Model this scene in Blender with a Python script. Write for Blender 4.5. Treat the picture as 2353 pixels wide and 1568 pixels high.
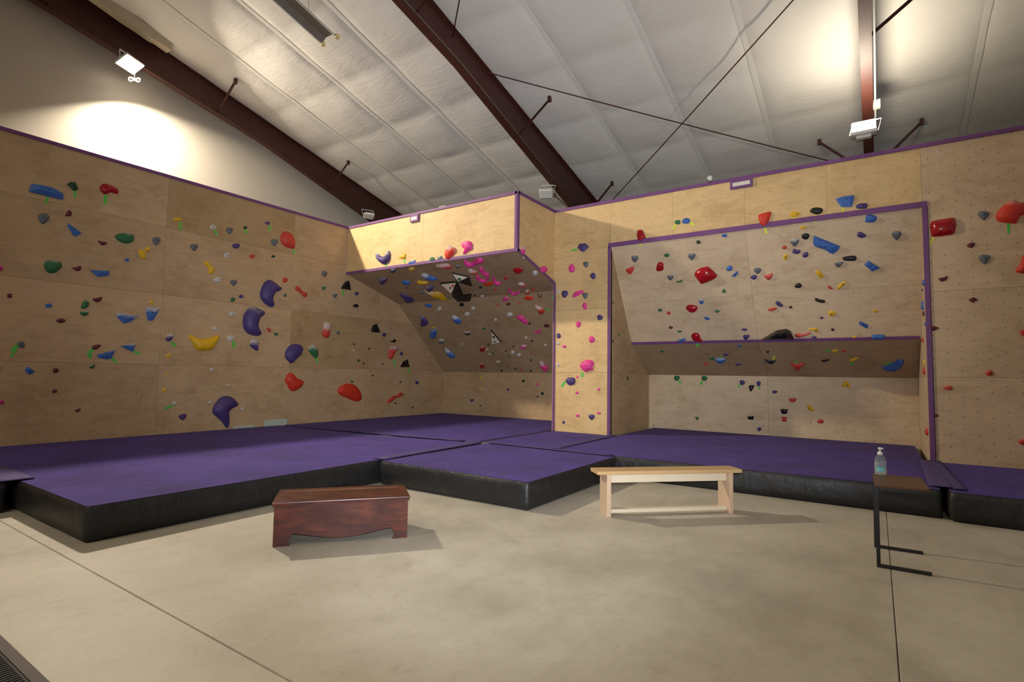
import bpy, bmesh, math, random
from mathutils import Vector, Matrix, noise
from mathutils.geometry import delaunay_2d_cdt

for o in list(bpy.data.objects):
    bpy.data.objects.remove(o)
scene = bpy.context.scene
C = scene.collection
R = random.Random(7)

# ------------------------------------------------------------------ camera
CAM_LOC = (10.3695, -9.7003, 1.4305)
CAM_RIGHT = (0.829031, 0.558998, 0.015115)
CAM_UP = (0.022232, -0.059957, 0.997953)
CAM_BACK = (0.55876, -0.826998, -0.062134)
LENS = 18.9274

cam_d = bpy.data.cameras.new('camera')
cam_d.sensor_width = 36.0
cam_d.sensor_fit = 'HORIZONTAL'
cam_d.lens = LENS
cam_d.clip_start = 0.05
cam_d.clip_end = 200
cam = bpy.data.objects.new('camera', cam_d)
C.objects.link(cam)
m3 = Matrix((CAM_RIGHT, CAM_UP, CAM_BACK)).transposed()
cam.matrix_world = Matrix.Translation(CAM_LOC) @ m3.to_4x4()
scene.camera = cam

# ------------------------------------------------------------------ world, flash, exposure
WORLD_COL, WORLD_STR = (0.84, 0.91, 1.0), 0.26
FLASH_W, FLASH_COL = 2300.0, (0.90, 0.94, 1.0)
LAMP_COL = (1.0, 0.88, 0.69)
LAMP_W = dict(gable=700.0, eave=40.0, rear_added=300.0)
world = bpy.data.worlds.new('world')
scene.world = world
world.use_nodes = True
bg = world.node_tree.nodes['Background']
bg.inputs[0].default_value = (*WORLD_COL, 1)
bg.inputs[1].default_value = WORLD_STR

# the camera's built-in flash, a hand's width above the lens
fl_d = bpy.data.lights.new('camera_flash', 'SPOT')
fl_d.energy = FLASH_W
fl_d.color = FLASH_COL
fl_d.spot_size = math.radians(90)
fl_d.spot_blend = 1.0
fl_d.shadow_soft_size = 0.03
fl = bpy.data.objects.new('camera_flash', fl_d)
C.objects.link(fl)
fl.matrix_world = Matrix.Translation(Vector(CAM_LOC) + Vector((0, 0, 0.11))) @ m3.to_4x4() @ Matrix.Rotation(math.radians(8), 4, 'X')

scene.view_settings.view_transform = 'Standard'
scene.view_settings.look = 'None'
scene.view_settings.gamma = 1.0
scene.view_settings.use_curve_mapping = False
scene.view_settings.exposure = -0.13

# ------------------------------------------------------------------ helpers
def lin(h):
    h = h.lstrip('#')
    v = [int(h[i:i + 2], 16) / 255 for i in (0, 2, 4)]
    return tuple(c / 12.92 if c <= 0.04045 else ((c + 0.055) / 1.055) ** 2.4 for c in v)

def link(o, parent=None):
    C.objects.link(o)
    if parent is not None:
        o.parent = parent
    return o

def tag(o, label, cat, group=None):
    o['label'] = label
    o['category'] = cat
    if group:
        o['group'] = group
    return o

def thing(name, label, cat, mat=None, group=None):
    o = bpy.data.objects.new(name, None)
    o.empty_display_size = 0.1
    if mat is not None:
        o.matrix_world = mat
    link(o)
    return tag(o, label, cat, group)

def mesh(name, verts, faces, mat, parent=None, smooth=False, mtx=None):
    me = bpy.data.meshes.new(name)
    me.from_pydata([tuple(v) for v in verts], [], faces)
    me.update()
    if mat is not None:
        me.materials.append(mat)
    if smooth:
        me.polygons.foreach_set('use_smooth', [True] * len(me.polygons))
    o = bpy.data.objects.new(name, me)
    if mtx is not None:
        o.matrix_local = mtx
    return link(o, parent)

def bm_obj(name, bm, mat, parent=None, smooth=False, mtx=None):
    me = bpy.data.meshes.new(name)
    bmesh.ops.recalc_face_normals(bm, faces=bm.faces[:])
    bm.to_mesh(me)
    bm.free()
    if mat is not None:
        me.materials.append(mat)
    if smooth:
        me.polygons.foreach_set('use_smooth', [True] * len(me.polygons))
    o = bpy.data.objects.new(name, me)
    if mtx is not None:
        o.matrix_local = mtx
    return link(o, parent)

def struct(o):
    o['kind'] = 'structure'
    return o

def bm_box(bm, lo, hi, bev=0.0, seg=2):
    lo, hi = Vector(lo), Vector(hi)
    r = bmesh.ops.create_cube(bm, size=1.0)
    for v in r['verts']:
        v.co = Vector([lo[i] + (v.co[i] + 0.5) * (hi[i] - lo[i]) for i in range(3)])
    if bev > 0:
        es = list({e for v in r['verts'] for e in v.link_edges})
        bmesh.ops.bevel(bm, geom=es, offset=bev, segments=seg, affect='EDGES', profile=0.5)

def box(name, lo, hi, mat, parent=None, bev=0.0, mtx=None, seg=2):
    bm = bmesh.new()
    bm_box(bm, lo, hi, bev, seg)
    return bm_obj(name, bm, mat, parent, mtx=mtx)

def frame(o, u, v):
    u, v = Vector(u).normalized(), Vector(v).normalized()
    n = u.cross(v)
    m = Matrix((u, v, n)).transposed().to_4x4()
    m.translation = Vector(o)
    return m

def bar_verts(a, b, n, w, t):
    """a board from a to b, w wide across, t thick along n (n = outward normal); sits on the surface"""
    a, b, n = Vector(a), Vector(b), Vector(n).normalized()
    d = (b - a).normalized()
    s = n.cross(d).normalized()
    V = []
    for p in (a, b):
        for i, j in ((-1, 0), (1, 0), (1, 1), (-1, 1)):
            V.append(p + s * (i * w / 2) + n * (j * t))
    F = [(0, 1, 2, 3), (7, 6, 5, 4), (0, 4, 5, 1), (1, 5, 6, 2), (2, 6, 7, 3), (3, 7, 4, 0)]
    return V, F

def bar(name, a, b, n, w, t, mat, parent=None, bev=0.003):
    V, F = bar_verts(a, b, n, w, t)
    bm = bmesh.new()
    vs = [bm.verts.new(v) for v in V]
    for f in F:
        bm.faces.new([vs[i] for i in f])
    if bev:
        bmesh.ops.bevel(bm, geom=bm.edges[:], offset=bev, segments=1, affect='EDGES')
    return bm_obj(name, bm, mat, parent)

def tube_vf(pts, r, k=8, closed=False):
    pts = [Vector(p) for p in pts]
    V, F = [], []
    up = Vector((0, 0, 1))
    n = len(pts)
    for i, p in enumerate(pts):
        a = pts[(i - 1) % n] if (closed or i > 0) else p
        b = pts[(i + 1) % n] if (closed or i < n - 1) else p
        d = (b - a).normalized()
        s = d.cross(up)
        if s.length < 1e-3:
            s = d.cross(Vector((1, 0, 0)))
        s.normalize()
        t = s.cross(d)
        for j in range(k):
            q = 2 * math.pi * j / k
            V.append(p + s * (r * math.cos(q)) + t * (r * math.sin(q)))
    for i in range(n if closed else n - 1):
        for j in range(k):
            a0, a1 = i * k + j, i * k + (j + 1) % k
            b0, b1 = ((i + 1) % n) * k + j, ((i + 1) % n) * k + (j + 1) % k
            F.append((a0, a1, b1, b0))
    if not closed:
        F.append(tuple(range(k))[::-1])
        F.append(tuple((n - 1) * k + j for j in range(k)))
    return V, F

def tube(name, pts, r, mat, parent=None, k=8, closed=False):
    V, F = tube_vf(pts, r, k, closed)
    return mesh(name, V, F, mat, parent, True)

def lathe_vf(prof, k=24, c=(0, 0, 0), squash=1.0):
    V, F = [], []
    for r, z in prof:
        for j in range(k):
            a = 2 * math.pi * j / k
            V.append((c[0] + r * math.cos(a), c[1] + squash * r * math.sin(a), c[2] + z))
    for i in range(len(prof) - 1):
        for j in range(k):
            F.append((i * k + j, i * k + (j + 1) % k, (i + 1) * k + (j + 1) % k, (i + 1) * k + j))
    F.append(tuple(range(k))[::-1])
    F.append(tuple((len(prof) - 1) * k + j for j in range(k)))
    return V, F

# ------------------------------------------------------------------ materials
class NT:
    def __init__(s, name):
        s.m = bpy.data.materials.new(name)
        s.m.use_nodes = True
        s.t = s.m.node_tree
        s.b = s.t.nodes['Principled BSDF']
    def n(s, typ, **kw):
        x = s.t.nodes.new(typ)
        for k, v in kw.items():
            setattr(x, k, v)
        return x
    def put(s, sock, v):
        if isinstance(v, bpy.types.NodeSocket):
            s.t.links.new(v, sock)
        else:
            sock.default_value = v
    def math(s, op, a, b=0.0, c=0.0):
        x = s.n('ShaderNodeMath', operation=op)
        s.put(x.inputs[0], a); s.put(x.inputs[1], b); s.put(x.inputs[2], c)
        return x.outputs[0]
    def noise(s, vec, scale, detail=4.0, rough=0.55, dist=0.0):
        x = s.n('ShaderNodeTexNoise')
        if vec is not None:
            s.put(x.inputs['Vector'], vec)
        x.inputs['Scale'].default_value = scale
        x.inputs['Detail'].default_value = detail
        x.inputs['Roughness'].default_value = rough
        x.inputs['Distortion'].default_value = dist
        return x.outputs['Fac']
    def mapping(s, vec, scale=(1, 1, 1), loc=(0, 0, 0)):
        x = s.n('ShaderNodeMapping')
        s.put(x.inputs['Vector'], vec)
        s.put(x.inputs['Scale'], scale)
        s.put(x.inputs['Location'], loc)
        return x.outputs[0]
    def ramp(s, fac, stops):
        x = s.n('ShaderNodeValToRGB')
        s.put(x.inputs[0], fac)
        e = x.color_ramp.elements
        while len(e) < len(stops):
            e.new(0.5)
        for i, (p, c) in enumerate(stops):
            e[i].position = p
            e[i].color = c if len(c) == 4 else (*c, 1)
        return x.outputs[0]
    def step(s, fac, a, b):
        x = s.n('ShaderNodeMapRange')
        x.interpolation_type = 'SMOOTHSTEP'
        s.put(x.inputs[0], fac)
        x.inputs[1].default_value = a
        x.inputs[2].default_value = b
        x.clamp = True
        return x.outputs[0]
    def mix(s, fac, a, b, mode='MIX'):
        x = s.n('ShaderNodeMix', data_type='RGBA', blend_type=mode)
        s.put(x.inputs[0], fac)
        s.put(x.inputs[6], a if isinstance(a, bpy.types.NodeSocket) else (*a[:3], 1))
        s.put(x.inputs[7], b if isinstance(b, bpy.types.NodeSocket) else (*b[:3], 1))
        return x.outputs[2]
    def bump(s, h, strength=0.3, dist=0.01):
        x = s.n('ShaderNodeBump')
        x.inputs['Strength'].default_value = strength
        x.inputs['Distance'].default_value = dist
        s.put(x.inputs['Height'], h)
        s.put(s.b.inputs['Normal'], x.outputs[0])
    def coord(s, which='Object'):
        return s.n('ShaderNodeTexCoord').outputs[which]
    def pos(s):
        return s.n('ShaderNodeNewGeometry').outputs['Position']
    def set(s, col=None, rough=0.6, metal=0.0, spec=0.5):
        if col is not None:
            s.put(s.b.inputs['Base Color'], col if isinstance(col, bpy.types.NodeSocket) else (*col[:3], 1))
        s.put(s.b.inputs['Roughness'], rough)
        s.b.inputs['Metallic'].default_value = metal
        s.b.inputs['Specular IOR Level'].default_value = spec
        return s.m

def simple(name, hexc, rough=0.6, metal=0.0, spec=0.5, var=0.08, scale=8.0, bump=0.0):
    t = NT(name)
    c = lin(hexc)
    f = t.noise(t.coord(), scale, 3)
    col = t.mix(f, tuple(x * (1 - var) for x in c), tuple(min(1, x * (1 + var)) for x in c))
    if bump:
        t.bump(t.noise(t.coord(), scale * 6, 3), bump, 0.004)
    return t.set(col, rough, metal, spec)

def plywood(name, hexc, dots=True, dotk=0.75, scuff=0.5, tone=0.10, rough=0.55, knots=0.4):
    """birch ply: grain along the sheet, T-nut holes on a staggered grid, boot scuffs low on the wall"""
    t = NT(name)
    c = lin(hexc)
    oc = t.coord()
    inf = t.n('ShaderNodeObjectInfo').outputs['Random']
    sh = t.n('ShaderNodeCombineXYZ')
    t.put(sh.inputs[0], t.math('MULTIPLY', inf, 37.0)); t.put(sh.inputs[1], t.math('MULTIPLY', inf, 91.0))
    va = t.n('ShaderNodeVectorMath', operation='ADD')
    t.put(va.inputs[0], oc); t.put(va.inputs[1], sh.outputs[0])
    sv = va.outputs[0]
    g1 = t.noise(t.mapping(sv, (1.4, 4.5, 4.5)), 2.0, 6, 0.65, 0.8)
    g2 = t.noise(t.mapping(sv, (3.0, 60.0, 60.0)), 2.0, 3)
    bl = t.noise(sv, 1.1, 3, 0.6)
    f = t.math('ADD', t.math('MULTIPLY', g1, 0.5), t.math('MULTIPLY', bl, 0.5))
    dark = tuple(c[i] * k for i, k in enumerate((0.74, 0.69, 0.60)))
    lite = tuple(min(1, c[i] * k) for i, k in enumerate((1.12, 1.12, 1.10)))
    col = t.ramp(f, [(0.30, dark), (0.52, c), (0.72, lite)])
    col = t.mix(t.math('MULTIPLY', t.step(g2, 0.5, 0.8), 0.14), col, dark)
    # tone from sheet to sheet
    tv = t.math('ADD', t.math('MULTIPLY', inf, 2 * tone), 1.0 - tone)
    cc = t.n('ShaderNodeCombineColor')
    for i in range(3):
        t.put(cc.inputs[i], tv)
    col = t.mix(1.0, col, cc.outputs[0], 'MULTIPLY')
    # brown stains / handprints
    st = t.step(t.noise(t.mapping(sv, (1, 1, 1), (3, 5, 1)), 2.3, 5, 0.65), 0.56, 0.72)
    col = t.mix(t.math('MULTIPLY', st, 0.42), col, tuple(x * k for x, k in zip(c, (0.66, 0.58, 0.50))))
    # boot scuffs
    px = t.pos()
    sep = t.n('ShaderNodeSeparateXYZ'); t.put(sep.inputs[0], px)
    low = t.math('SUBTRACT', 1.0, t.step(sep.outputs[2], 0.7, 2.6))
    s1 = t.step(t.noise(t.mapping(sv, (11, 6, 6)), 1.6, 4, 0.7, 0.5), 0.63, 0.74)
    s2 = t.step(t.noise(t.mapping(sv, (30, 7, 7), (7, 1, 0)), 1.3, 2, 0.6, 1.2), 0.68, 0.76)
    sc = t.math('MULTIPLY', t.math('MAXIMUM', s1, s2), t.math('ADD', t.math('MULTIPLY', low, scuff), 0.06))
    col = t.mix(sc, col, (0.075, 0.065, 0.055))
    # chalk bloom
    ch = t.step(t.noise(t.mapping(sv, (1, 1, 1), (11, 2, 4)), 1.7, 4, 0.6), 0.60, 0.80)
    col = t.mix(t.math('MULTIPLY', ch, 0.20), col, (0.62, 0.58, 0.53))
    if dots:
        so = t.n('ShaderNodeSeparateXYZ'); t.put(so.inputs[0], oc)
        u = t.math('DIVIDE', so.outputs[0], 0.153)
        iu = t.math('FLOOR', u)
        par = t.math('MODULO', t.math('ABSOLUTE', iu), 2.0)
        fu = t.math('SUBTRACT', t.math('SUBTRACT', u, iu), 0.5)
        v = t.math('ADD', t.math('DIVIDE', so.outputs[1], 0.170), t.math('MULTIPLY', par, 0.5))
        fv = t.math('SUBTRACT', t.math('FRACT', v), 0.5)
        d = t.math('SQRT', t.math('ADD', t.math('MULTIPLY', fu, fu), t.math('MULTIPLY', fv, fv)))
        dm = t.math('SUBTRACT', 1.0, t.step(d, 0.038, 0.062))
        col = t.mix(t.math('MULTIPLY', dm, dotk), col, (0.05, 0.04, 0.03))
    t.bump(g2, 0.08, 0.002)
    return t.set(col, rough, 0, 0.35)

def m_concrete():
    t = NT('concrete')
    p = t.pos()
    a = t.noise(t.mapping(p, (1.0, 0.75, 1)), 1.5, 8, 0.7, 0.15)
    b = t.noise(p, 0.45, 4, 0.6)
    fine = t.noise(p, 40, 4, 0.6)
    c0, c1, c2 = lin('9a9282'), lin('b3ab9b'), lin('c4bdaf')
    col = t.ramp(t.math('ADD', t.math('MULTIPLY', a, 0.55), t.math('MULTIPLY', b, 0.45)), [(0.32, c0), (0.5, c1), (0.68, c2)])
    st = t.step(t.noise(t.mapping(p, (1.5, 1.0, 1), (4, 1, 0)), 1.3, 7, 0.7), 0.58, 0.74)
    col = t.mix(t.math('MULTIPLY', st, 0.32), col, lin('7d6c4b'))
    st2 = t.step(t.noise(t.mapping(p, (5, 2.5, 1)), 1.6, 6, 0.72, 0.6), 0.60, 0.74)
    col = t.mix(t.math('MULTIPLY', st2, 0.22), col, lin('6e6350'))
    mid = t.noise(p, 7.0, 6, 0.7)
    col = t.mix(t.math('MULTIPLY', t.step(mid, 0.45, 0.75), 0.22), col, lin('8b8170'))
    col = t.mix(t.math('MULTIPLY', t.step(fine, 0.5, 0.75), 0.16), col, lin('6b5f49'))
    t.bump(fine, 0.05, 0.002)
    return t.set(col, t.math('ADD', 0.42, t.math('MULTIPLY', a, 0.25)), 0, 0.4)

def m_mat_top():
    t = NT('purple_mat')
    p = t.pos()
    a = t.noise(t.mapping(p, (1, 1, 1)), 1.3, 5, 0.6)
    b = t.noise(t.mapping(p, (9, 2.2, 1)), 1.1, 5, 0.65, 0.8)
    col = t.ramp(a, [(0.3, lin('35285e')), (0.5, lin('3f3074')), (0.7, lin('463680'))])
    col = t.mix(t.math('MULTIPLY', t.step(b, 0.54, 0.76), 0.34), col, lin('6a5c80'))
    fine = t.noise(p, 160, 2)
    t.bump(fine, 0.25, 0.003)
    m = t.set(col, 0.9, 0, 0.2)
    t.b.inputs['Sheen Weight'].default_value = 0.08
    t.b.inputs['Sheen Tint'].default_value = (0.6, 0.45, 0.9, 1)
    return m

def m_vinyl():
    t = NT('black_vinyl')
    p = t.pos()
    a = t.noise(t.mapping(p, (1, 1, 2.0)), 2.2, 5, 0.62, 0.7)
    w = t.noise(t.mapping(p, (2.0, 2.0, 1.1)), 3.0, 3, 0.5, 1.4)
    dust = t.step(a, 0.50, 0.76)
    col = t.mix(t.math('MULTIPLY', dust, 0.45), lin('1b1b1c'), lin('3b3836'))
    t.bump(w, 0.35, 0.04)
    return t.set(col, t.math('ADD', 0.34, t.math('MULTIPLY', a, 0.3)), 0, 0.5)

def m_insul():
    t = NT('white_vinyl_insulation')
    p = t.pos()
    a = t.noise(p, 0.9, 4, 0.6)
    w = t.noise(t.mapping(p, (0.9, 3.4, 3.4)), 1.6, 5, 0.62, 1.8)
    w2 = t.noise(t.mapping(p, (4.5, 1.2, 1.2)), 1.4, 4, 0.6, 1.0)
    col = t.mix(a, lin('d9d5cd'), lin('e4e0d9'))
    t.bump(t.math('ADD', w, t.math('MULTIPLY', w2, 0.5)), 0.16, 0.05)
    return t.set(col, 0.55, 0, 0.3)

def m_redsteel():
    t = NT('red_oxide_steel')
    p = t.pos()
    a = t.noise(p, 2.5, 4, 0.6)
    col = t.mix(a, lin('3d1d18'), lin('4b251d'))
    return t.set(col, 0.5, 0, 0.45)

def m_mahogany():
    t = NT('mahogany')
    oc = t.coord()
    g = t.noise(t.mapping(oc, (1.5, 14, 9)), 2.0, 5, 0.6, 0.8)
    b = t.noise(t.mapping(oc, (1.6, 3, 5)), 2.0, 4, 0.6)
    col = t.ramp(t.math('ADD', t.math('MULTIPLY', g, 0.4), t.math('MULTIPLY', b, 0.6)), [(0.30, lin('2c1110')), (0.48, lin('451c15')), (0.66, lin('6a2f18'))])
    return t.set(col, t.math('ADD', 0.22, t.math('MULTIPLY', b, 0.2)), 0, 0.5)

def m_pine(name, h0, h1):
    t = NT(name)
    oc = t.coord()
    g = t.noise(t.mapping(oc, (1.6, 22, 16)), 1.6, 4, 0.6, 0.6)
    b = t.noise(oc, 2.0, 3)
    col = t.mix(t.math('ADD', t.math('MULTIPLY', g, 0.7), t.math('MULTIPLY', b, 0.3)), lin(h0), lin(h1))
    return t.set(col, 0.45, 0, 0.4)

PLY_L = plywood('plywood_worn', 'bd9f79', dotk=0.22, scuff=0.8, tone=0.10)
PLY_B = plywood('plywood_pale', 'd7b683', dotk=0.5, scuff=0.35, tone=0.05)
PLY_Q = plywood('plywood_greyed', 'ccb08f', dotk=0.7, scuff=0.25, tone=0.05)
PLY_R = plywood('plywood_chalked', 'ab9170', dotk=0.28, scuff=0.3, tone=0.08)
PLY_U = plywood('plywood_pinkish', 'd3bb9a', dotk=0.45, scuff=0.9, tone=0.05)
BACK = simple('leak_stop_backing', '6d5537', 0.8)
PURPLE = simple('purple_trim_paint', '724378', 0.6, var=0.16, scale=5)
CONC = m_concrete()
MATTOP = m_mat_top()
VINYL = m_vinyl()
INSUL = m_insul()
STEEL = m_redsteel()
WHITE_LINER = simple('painted_liner', 'b9b2a6', 0.5, var=0.02, scale=1.5)
DARK = simple('dark_gap', '1d1a17', 0.9)
MAHOG = m_mahogany()
PINE = m_pine('pine', 'b99c80', 'cdb297')
PINE_PALE = m_pine('pale_pine', 'cfbea2', 'dccdb4')
PINE_TOP = m_pine('honey_pine', 'b3905f', 'c8a67c')
BLACKMETAL = simple('black_metal', '1f2024', 0.4, 0.0, 0.5)
WALNUT = m_pine('walnut_laminate', '4a3020', '6b4a30')
GALV = simple('galvanised', '9a968c', 0.4, 0.8)
WHITEPL = simple('white_plastic', 'd8d6d0', 0.35, var=0.03)
DARKBR = simple('dark_bolt', '0e0d0d', 0.6)
TAPE = dict(g=simple('green_tape', '58c14a', 0.6), y=simple('yellow_tape', 'd3dc45', 0.6), w=simple('pale_tape', 'c9d8c9', 0.6))
PAPER = simple('pale_patch', 'b9c3b6', 0.6)
CARD = simple('label_card', 'd9d2c8', 0.5)

HC = dict(bl='3c68b4', gr='2a6a40', dg='1d3d22', rd='c63c2c', cr='a3121c', mr='64202b', gy='62676c', ye='e2b21a', wh='c9c4ba', pu='493872', pk='e43f92', bk='121314', dk='33211a', be='b9a88c', sa='cf4f48')
HC['or'] = 'cf331b'
_hm = {}
def hold_mat(col, ch, flat):
    k = (col, ch, flat)
    if k in _hm:
        return _hm[k]
    t = NT('hold_%s_%d%s' % (col, ch, 'f' if flat else ''))
    c = lin(HC[col])
    oc = t.coord()
    f = t.noise(oc, 14, 3)
    out = t.mix(f, tuple(x * 0.86 for x in c), tuple(min(1, x * 1.1) for x in c))
    if ch:
        g = t.coord('Generated')
        s = t.n('ShaderNodeSeparateXYZ'); t.put(s.inputs[0], g)
        n = t.noise(oc, 11, 4, 0.65)
        v = t.math('ADD', s.outputs[1], t.math('MULTIPLY', t.math('SUBTRACT', n, 0.5), 0.9))
        lo = {1: 0.72, 2: 0.50, 3: 0.34}[ch]
        out = t.mix(t.math('MULTIPLY', t.step(v, lo, lo + 0.42), {1: 0.5, 2: 0.75, 3: 0.85}[ch]), out, lin('c9c3ba'))
    glossy = col in ('cr',) or flat and col == 'bk'
    t.bump(t.noise(oc, 90, 2), 0.0 if glossy else 0.18, 0.002)
    _hm[k] = t.set(out, 0.18 if glossy else 0.55, 0, 0.5)
    return _hm[k]

# ------------------------------------------------------------------ room constants
ZT, ZM = 4.886, 0.309           # top of the climbing walls, top of the mats
ROOF0, SLOPE = 6.70, 0.25       # underside of the roof at y = 0, falling towards +y
X1, X2, X3, X4 = -1.62, 4.38, 10.355, 16.33   # steel frames
YE, YR, YF = 3.7, -11.2, -22.0  # eave wall, ridge, open front
XW, XE = -2.0, 22.0
def roof(y):
    return ROOF0 - SLOPE * y if y > YR else ROOF0 - SLOPE * YR - SLOPE * (YR - y)

# ------------------------------------------------------------------ floor: four slabs with saw-cut joints
fl_base = struct(mesh('floor', [(XW, YF, -0.02), (XE, YF, -0.02), (XE, YE, -0.02), (XW, YE, -0.02)], [(0, 1, 2, 3)], DARK))
gx, gy = 10.432, -8.12
for (x0, x1) in ((XW, gx - 0.0022), (gx + 0.0022, XE)):
    for (y0, y1) in ((YF, gy - 0.0025), (gy + 0.0025, YE)):
        box('concrete_slab', (x0, y0, -0.15), (x1, y1, 0.0), CONC, fl_base, bev=0.004, seg=1)

# ------------------------------------------------------------------ building walls
struct(box('wall_gable', (XW - 0.1, YF, 0), (XW, YE, 10.5), WHITE_LINER))
struct(box('wall_eave', (XW, YE, 0), (XE, YE + 0.1, 7.2), WHITE_LINER))

# ------------------------------------------------------------------ ceiling: insulation strips, pinched at the purlins and laps
PURL = [2.80 - 1.385 * i for i in range(11)]
ceil = struct(mesh('ceiling', [(XW - 0.1, YE + 0.1, roof(YE) + 0.34), (XE, YE + 0.1, roof(YE) + 0.34), (XE, YR, roof(YR) + 0.34), (XW - 0.1, YR, roof(YR) + 0.34), (XW - 0.1, YF, roof(YF) + 0.34), (XE, YF, roof(YF) + 0.34)],
                   [(0, 1, 2, 3), (3, 2, 5, 4)], WHITE_LINER))
LAPS = [-2.0, -1.62, -0.25, 1.2, 2.68, 4.38, 5.8, 7.3, 8.73, 10.355, 11.8, 13.3, 14.8, 16.33, 17.8, 19.3, 20.8, 22.0]
def purl_sag(y):
    ys = PURL
    if y >= ys[0]:
        return 0.3 * (y - ys[0])
    for a, b in zip(ys, ys[1:]):
        if b <= y <= a:
            s = (a - y) / (a - b)
            return math.sin(math.pi * s) ** 0.55
    return 0.3
for si, (xa, xb) in enumerate(zip(LAPS, LAPS[1:])):
    nx = 14
    ys = []
    y = YE
    while y > YR:
        ys.append(y); y -= 0.085
    ys.append(YR)
    V, F = [], []
    for y in ys:
        ps = purl_sag(y)
        for i in range(nx + 1):
            s = i / nx
            x = xa + (xb - xa) * s
            edge = math.sin(math.pi * min(max(s, 0.0), 1.0)) ** 0.45
            n1 = noise.noise(Vector((x * 1.1 + 9 * si, y * 2.6, 1.7)))
            n2 = noise.noise(Vector((x * 3.1, y * 1.3, 8.1 + si)))
            z = roof(y) + 0.055 - 0.052 * ps * (0.12 + 0.88 * edge) - 0.024 * edge - 0.012 * n1 * edge - 0.010 * n2 * edge
            V.append((x, y, z))
    w = nx + 1
    for j in range(len(ys) - 1):
        for i in range(nx):
            F.append((j * w + i, (j + 1) * w + i, (j + 1) * w + i + 1, j * w + i + 1))
    mesh('insulation_strip', V, F, INSUL, ceil, True)
    # lap tab glued along the seam
    if 0 < si and xa not in (-1.62, 4.38, 10.355, 16.33):
        V, F = [], []
        for y in ys[::2]:
            for k, dx in enumerate((-0.045, 0.0, 0.045)):
                V.append((xa + dx + 0.012 * noise.noise(Vector((xa, y * 1.5, k))), y, roof(y) + 0.040 - 0.016 * purl_sag(y) - 0.003 * (k == 1)))
        for j in range(len(V) // 3 - 1):
            for k in range(2):
                F.append((j * 3 + k, j * 3 + 3 + k, j * 3 + 4 + k, j * 3 + k + 1))
        mesh('lap_seam', V, F, INSUL, ceil, True)
# far slope of the roof, behind the camera
mesh('insulation_strip', [(XW, YR, roof(YR)), (XE, YR, roof(YR)), (XE, YF, roof(YF)), (XW, YF, roof(YF))], [(0, 1, 2, 3)], INSUL, ceil)

# ------------------------------------------------------------------ steel rafters
DEP = [(YR, 0.95), (-6.8, 0.64), (-2.7, 0.515), (0.25, 0.70), (1.64, 0.79), (YE, 0.98)]
def depth(y):
    for (a, da), (b, db) in zip(DEP, DEP[1:]):
        if a <= y <= b:
            return da + (db - da) * (y - a) / (b - a)
    return DEP[-1][1]
def rafter(x, label, braces):
    t = thing('steel_rafter', label, 'rafter', Matrix.Translation((x, 0, 0)), 'red steel roof rafters')
    ys = [p[0] for p in DEP]
    V, F = [], []
    hw = 0.008
    for y in ys:
        zt, zb = roof(y) + 0.02, roof(y) - depth(y)
        V += [(-hw, y, zt), (hw, y, zt), (hw, y, zb), (-hw, y, zb)]
    for i in range(len(ys) - 1):
        a, b = 4 * i, 4 * i + 4
        for k in range(4):
            F.append((a + k, a + (k + 1) % 4, b + (k + 1) % 4, b + k))
    F += [(3, 2, 1, 0), tuple(len(V) - 4 + k for k in range(4))]
    mesh('web', V, F, STEEL, t)
    for nm, off in (('bottom_flange', None), ('top_flange', 0.02)):
        V, F = [], []
        fw = 0.076
        for y in ys:
            z = roof(y) - depth(y) if off is None else roof(y) + off
            V += [(-fw, y, z), (fw, y, z), (fw, y, z - 0.012), (-fw, y, z - 0.012)]
        for i in range(len(ys) - 1):
            a, b = 4 * i, 4 * i + 4
            for k in range(4):
                F.append((a + k, a + (k + 1) % 4, b + (k + 1) % 4, b + k))
        F += [(3, 2, 1, 0), tuple(len(V) - 4 + k for k in range(4))]
        mesh(nm, V, F, STEEL, t)
    for (s, y) in braces:
        a = Vector((s * 0.03, y + 0.05, roof(y) - depth(y) + 0.03))
        b = Vector((s * 0.80, y, roof(y) - 0.07))
        d = (b - a).normalized()
        n = d.cross(Vector((0, 1, 0))).normalized()
        br = bar('flange_brace', a, b, n, 0.05, 0.006, STEEL, t, 0)
        V, F = bar_verts(a, b, Vector((0, 1, 0)), 0.05, 0.006)
        me = mesh('brace_leg', V, F, STEEL, br)
        box('brace_clip', b + Vector((-0.03, -0.03, -0.05)), b + Vector((0.03, 0.03, 0.06)), STEEL, br)
    return t
rafter(X1, 'red steel rafter along the white gable wall at far left', [(1, -6.85), (1, -3.83), (1, -0.83), (1, 2.2)])
rafter(X2, 'middle red steel rafter coming down behind the boxed overhang', [(1, -3.83), (1, -0.83), (-1, 2.2), (1, 2.2)])
rafter(X3, 'red steel rafter with a white conduit above the alcove', [(1, -0.83), (-1, 2.2), (1, 2.2)])

# cross-bracing rods under the roof
def rod(x0, y0, x1, y1, label):
    dz = 0.13
    a, b = Vector((x0, y0, roof(y0) - dz)), Vector((x1, y1, roof(y1) - dz))
    n = 24
    pts = [a.lerp(b, i / n) - Vector((0, 0, 0.02 * math.sin(math.pi * i / n))) for i in range(n + 1)]
    o = tube('bracing_rod', pts, 0.011, STEEL, None, 6)
    tag(o, label, 'rod', 'roof bracing rods')
rod(4.40, -2.02, 10.34, 3.36, 'thin steel bracing rod running from the middle rafter down to the right')
rod(10.34, -2.05, 4.40, 3.25, 'thin steel bracing rod running down left across the other rod')
rod(4.40, -2.85, 10.34, -8.2, 'thin steel bracing rod rising beside the middle rafter at the top edge')

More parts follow.
